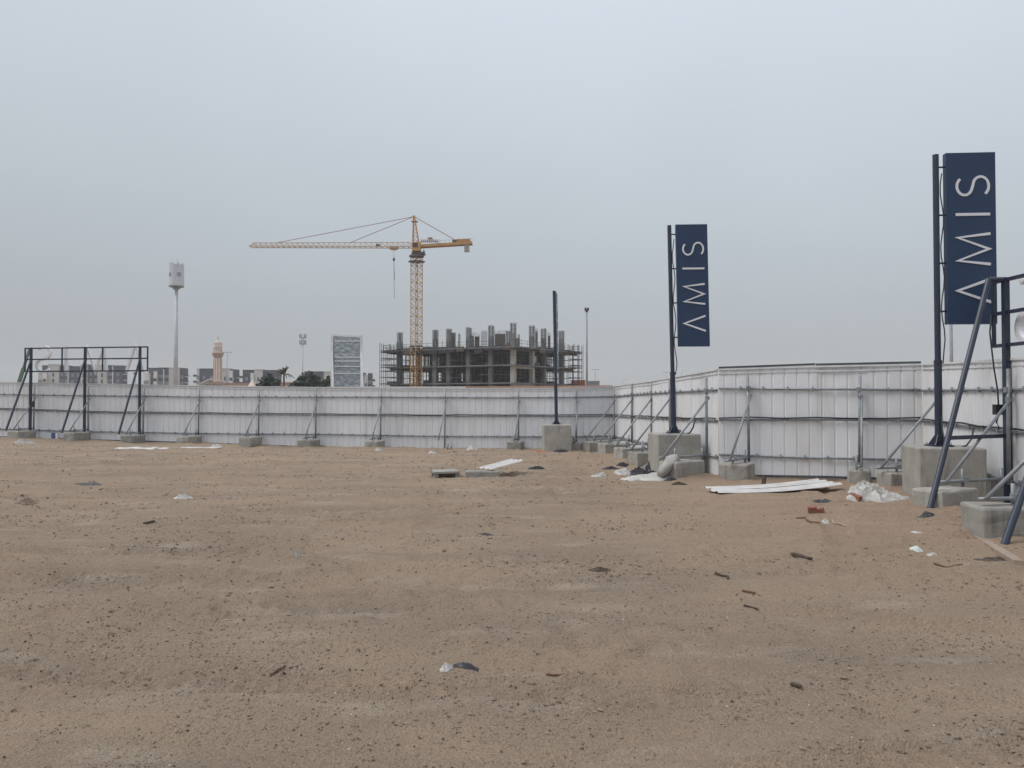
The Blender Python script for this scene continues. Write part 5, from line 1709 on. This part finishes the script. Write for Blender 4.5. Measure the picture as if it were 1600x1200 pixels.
# white tissue and black bag in the foreground
crumple('tissue', ground_pt(697, 1046), 0.040, 0.035, 0.05, M['sheet_white'], 'crumpled white tissue in the foreground beside the black bag', 'tissue', 41, freq=4)
crumple('black_bag', ground_pt(729, 1040), 0.085, 0.045, 0.025, M['black_plastic'], 'flat black plastic bag in the centre foreground', 'bag', 42)
crumple('plastic_bag', ground_pt(286, 779), 0.16, 0.09, 0.09, M['plastic_white'], 'white plastic bag lying on the left of the sand', 'bag', 43, freq=3)
crumple('tar_paper', ground_pt(140, 757), 0.27, 0.12, 0.05, M['black_plastic'], 'dark grey sheet scrap on the left of the sand', 'scrap', 45, 'dark scraps', freq=1.2)
crumple('dry_shrub', ground_pt(42, 786), 0.20, 0.12, 0.10, M['peb_sand'], 'small brown mound of dry shrub near the left edge', 'shrub', 46, freq=6)
crumple('black_scrap', ground_pt(759, 836), 0.09, 0.05, 0.03, M['black_plastic'], 'small black scrap in the centre of the sand', 'scrap', 47, 'dark scraps')
crumple('dark_stone', ground_pt(938, 889), 0.12, 0.06, 0.035, M['peb_dark'], 'flat dark stone right of centre on the sand', 'stone', 48)
crumple('plastic_bag', ground_pt(465, 868), 0.03, 0.03, 0.09, M['plastic_white'], 'small upright white scrap left of centre on the sand', 'bag', 49)
crumple('plastic_bag', ground_pt(738, 704), 0.24, 0.16, 0.17, M['plastic_white'], 'white lump against the far fence right of the crane', 'bag', 50)
crumple('plastic_bag', ground_pt(676, 708), 0.18, 0.12, 0.10, M['plastic_white'], 'small white lump on the sand below the crane', 'bag', 51)
crumple('plastic_bag', ground_pt(338, 699), 0.26, 0.18, 0.18, M['plastic_white'], 'white lump against the far fence right of the fourth brace', 'bag', 52)
crumple('plastic_bag', ground_pt(592, 703.5), 0.16, 0.10, 0.12, M['plastic_white'], 'white scrap at the foot of the seventh footing from the left', 'bag', 53)
crumple('plastic_sheet', ground_pt(38, 692), 0.42, 0.25, 0.16, M['sack'], 'grey plastic sheet in front of the first footing from the left', 'plastic sheet', 54, 'plastic sheets')
crumple('orange_bag', ground_pt(842, 706), 0.24, 0.12, 0.06, M['orange_bag'], 'orange bag left of the far pole sign block', 'bag', 55)
crumple('plastic_sheet', ground_pt(857, 705), 0.22, 0.14, 0.15, M['plastic_white'], 'white plastic in front of the far pole sign block', 'plastic sheet', 56, 'plastic sheets')
crumple('dark_cloth', ground_pt(876, 705.5), 0.26, 0.12, 0.10, M['dark_cloth'], 'dark rag in front of the far pole sign block', 'cloth', 57, 'dark rags', freq=5)
# boards seen in the gap under the far left fence
bd = on_line(82, S0, B0) + n1 * 0.22
gb_ = gz(bd.x, bd.y)
root = thing('fallen_board', (bd.x, bd.y, gb_), 'pale and blue printed board lying at the foot of the far left fence', 'board')
MB().box((bd.x - 0.1, bd.y, gb_ + 0.10), (0.55, 0.03, 0.28), Matrix.Rotation(-0.168, 3, 'Z')).build('pale_panel', M['pale_board'], root)
MB().box((bd.x + 0.27, bd.y - 0.05, gb_ + 0.10), (0.16, 0.03, 0.28), Matrix.Rotation(-0.168, 3, 'Z')).build('blue_panel', M['blue_board'], root)
MB().box((bd.x + 0.42, bd.y - 0.08, gb_ + 0.10), (0.10, 0.03, 0.24), Matrix.Rotation(-0.168, 3, 'Z')).build('white_panel', M['white_paint'], root)

# ------------------------------------------------------------------ pebbles, clods and grit
def pebbles(name, m, n, smin, smax, seed, label, clump, y0=2.6):
    rg = np.random.default_rng(seed)
    oct_v = np.array([(1, 0, 0), (-1, 0, 0), (0, 1, 0), (0, -1, 0), (0, 0, 1), (0, 0, -1)], float)
    oct_f = np.array([(0, 2, 4), (2, 1, 4), (1, 3, 4), (3, 0, 4), (2, 0, 5), (1, 2, 5), (3, 1, 5), (0, 3, 5)])
    X, Y = [], []
    while sum(len(a) for a in X) < n:
        y = np.exp(rg.uniform(math.log(y0), math.log(30), n))
        x = rg.uniform(-0.78, 0.78, n) * y
        keep = (fbm(x * 0.8, y * 2.2, 4, 51) * 1.4 + clump > rg.random(n)) & (x < 6.4 + 0 * y) & ~((x > 3.2) & (y > 15.5))
        keep &= y < 29.3 - 0.165 * x
        keep &= ~((x > 2.6) & (y > 8.5) & (rg.random(n) < 0.75))
        X.append(x[keep]); Y.append(y[keep])
    x, y = np.concatenate(X)[:n], np.concatenate(Y)[:n]
    s = smin * (smax / smin) ** (rg.random(n) ** 1.6) * (0.65 + y * 0.052)
    z = gheight(x, y)
    jit = rg.uniform(0.55, 1.25, (n, 6, 3))
    sc = np.stack([s * rg.uniform(0.8, 1.5, n), s * rg.uniform(0.7, 1.2, n), s * rg.uniform(0.45, 0.8, n)], 1)
    v = oct_v[None] * jit * sc[:, None, :]
    a = rg.uniform(0, math.tau, n)
    ca, sa = np.cos(a)[:, None], np.sin(a)[:, None]
    vx = v[:, :, 0] * ca - v[:, :, 1] * sa + x[:, None]
    vy = v[:, :, 0] * sa + v[:, :, 1] * ca + y[:, None]
    vz = v[:, :, 2] + (z + sc[:, 2] * 0.25)[:, None]
    co = np.stack([vx, vy, vz], -1).reshape(-1, 3)
    fc = (oct_f[None] + (np.arange(n) * 6)[:, None, None]).reshape(-1, 3)
    me = bpy.data.meshes.new(name)
    me.from_pydata(co.tolist(), [], fc.tolist())
    me.materials.append(m)
    me.polygons.foreach_set('use_smooth', [False] * len(me.polygons))
    o = bpy.data.objects.new(name, me)
    col.objects.link(o)
    tag(o, label, 'pebbles', None, 'stuff')
pebbles('dark_clods', M['peb_dark'], 17000, 0.0020, 0.0125, 1, 'small dark clods and grit scattered over the sand', 0.40)
pebbles('sand_clods', M['peb_sand'], 15000, 0.003, 0.020, 2, 'small sand-coloured lumps scattered over the sand', 0.35)
pebbles('broken_clods', M['peb_clod'], 3000, 0.004, 0.024, 4, 'larger dark clods along the ruts in the middle of the sand', 0.22, 7.0)
pebbles('pale_pebbles', M['peb_pale'], 1400, 0.002, 0.009, 3, 'small pale pebbles and shell bits scattered over the sand', 0.4)

# ------------------------------------------------------------------ haze
hz = MB().span((-960, -940, -2.2), (960, 960, 40.0)).build('haze', M['sand'])
hz.data.materials.clear()
hm = bpy.data.materials.new('haze_air')
hm.use_nodes = True
hn = hm.node_tree
hn.nodes.clear()
ho = hn.nodes.new('ShaderNodeOutputMaterial')
hv = hn.nodes.new('ShaderNodeVolumePrincipled')
hv.inputs['Color'].default_value = (0.93, 0.95, 0.97, 1)
hv.inputs['Density'].default_value = 0.0004
hv.inputs['Anisotropy'].default_value = 0.2
hn.links.new(hv.outputs[0], ho.inputs['Volume'])
hz.data.materials.append(hm)
tag(hz, kind='stuff')
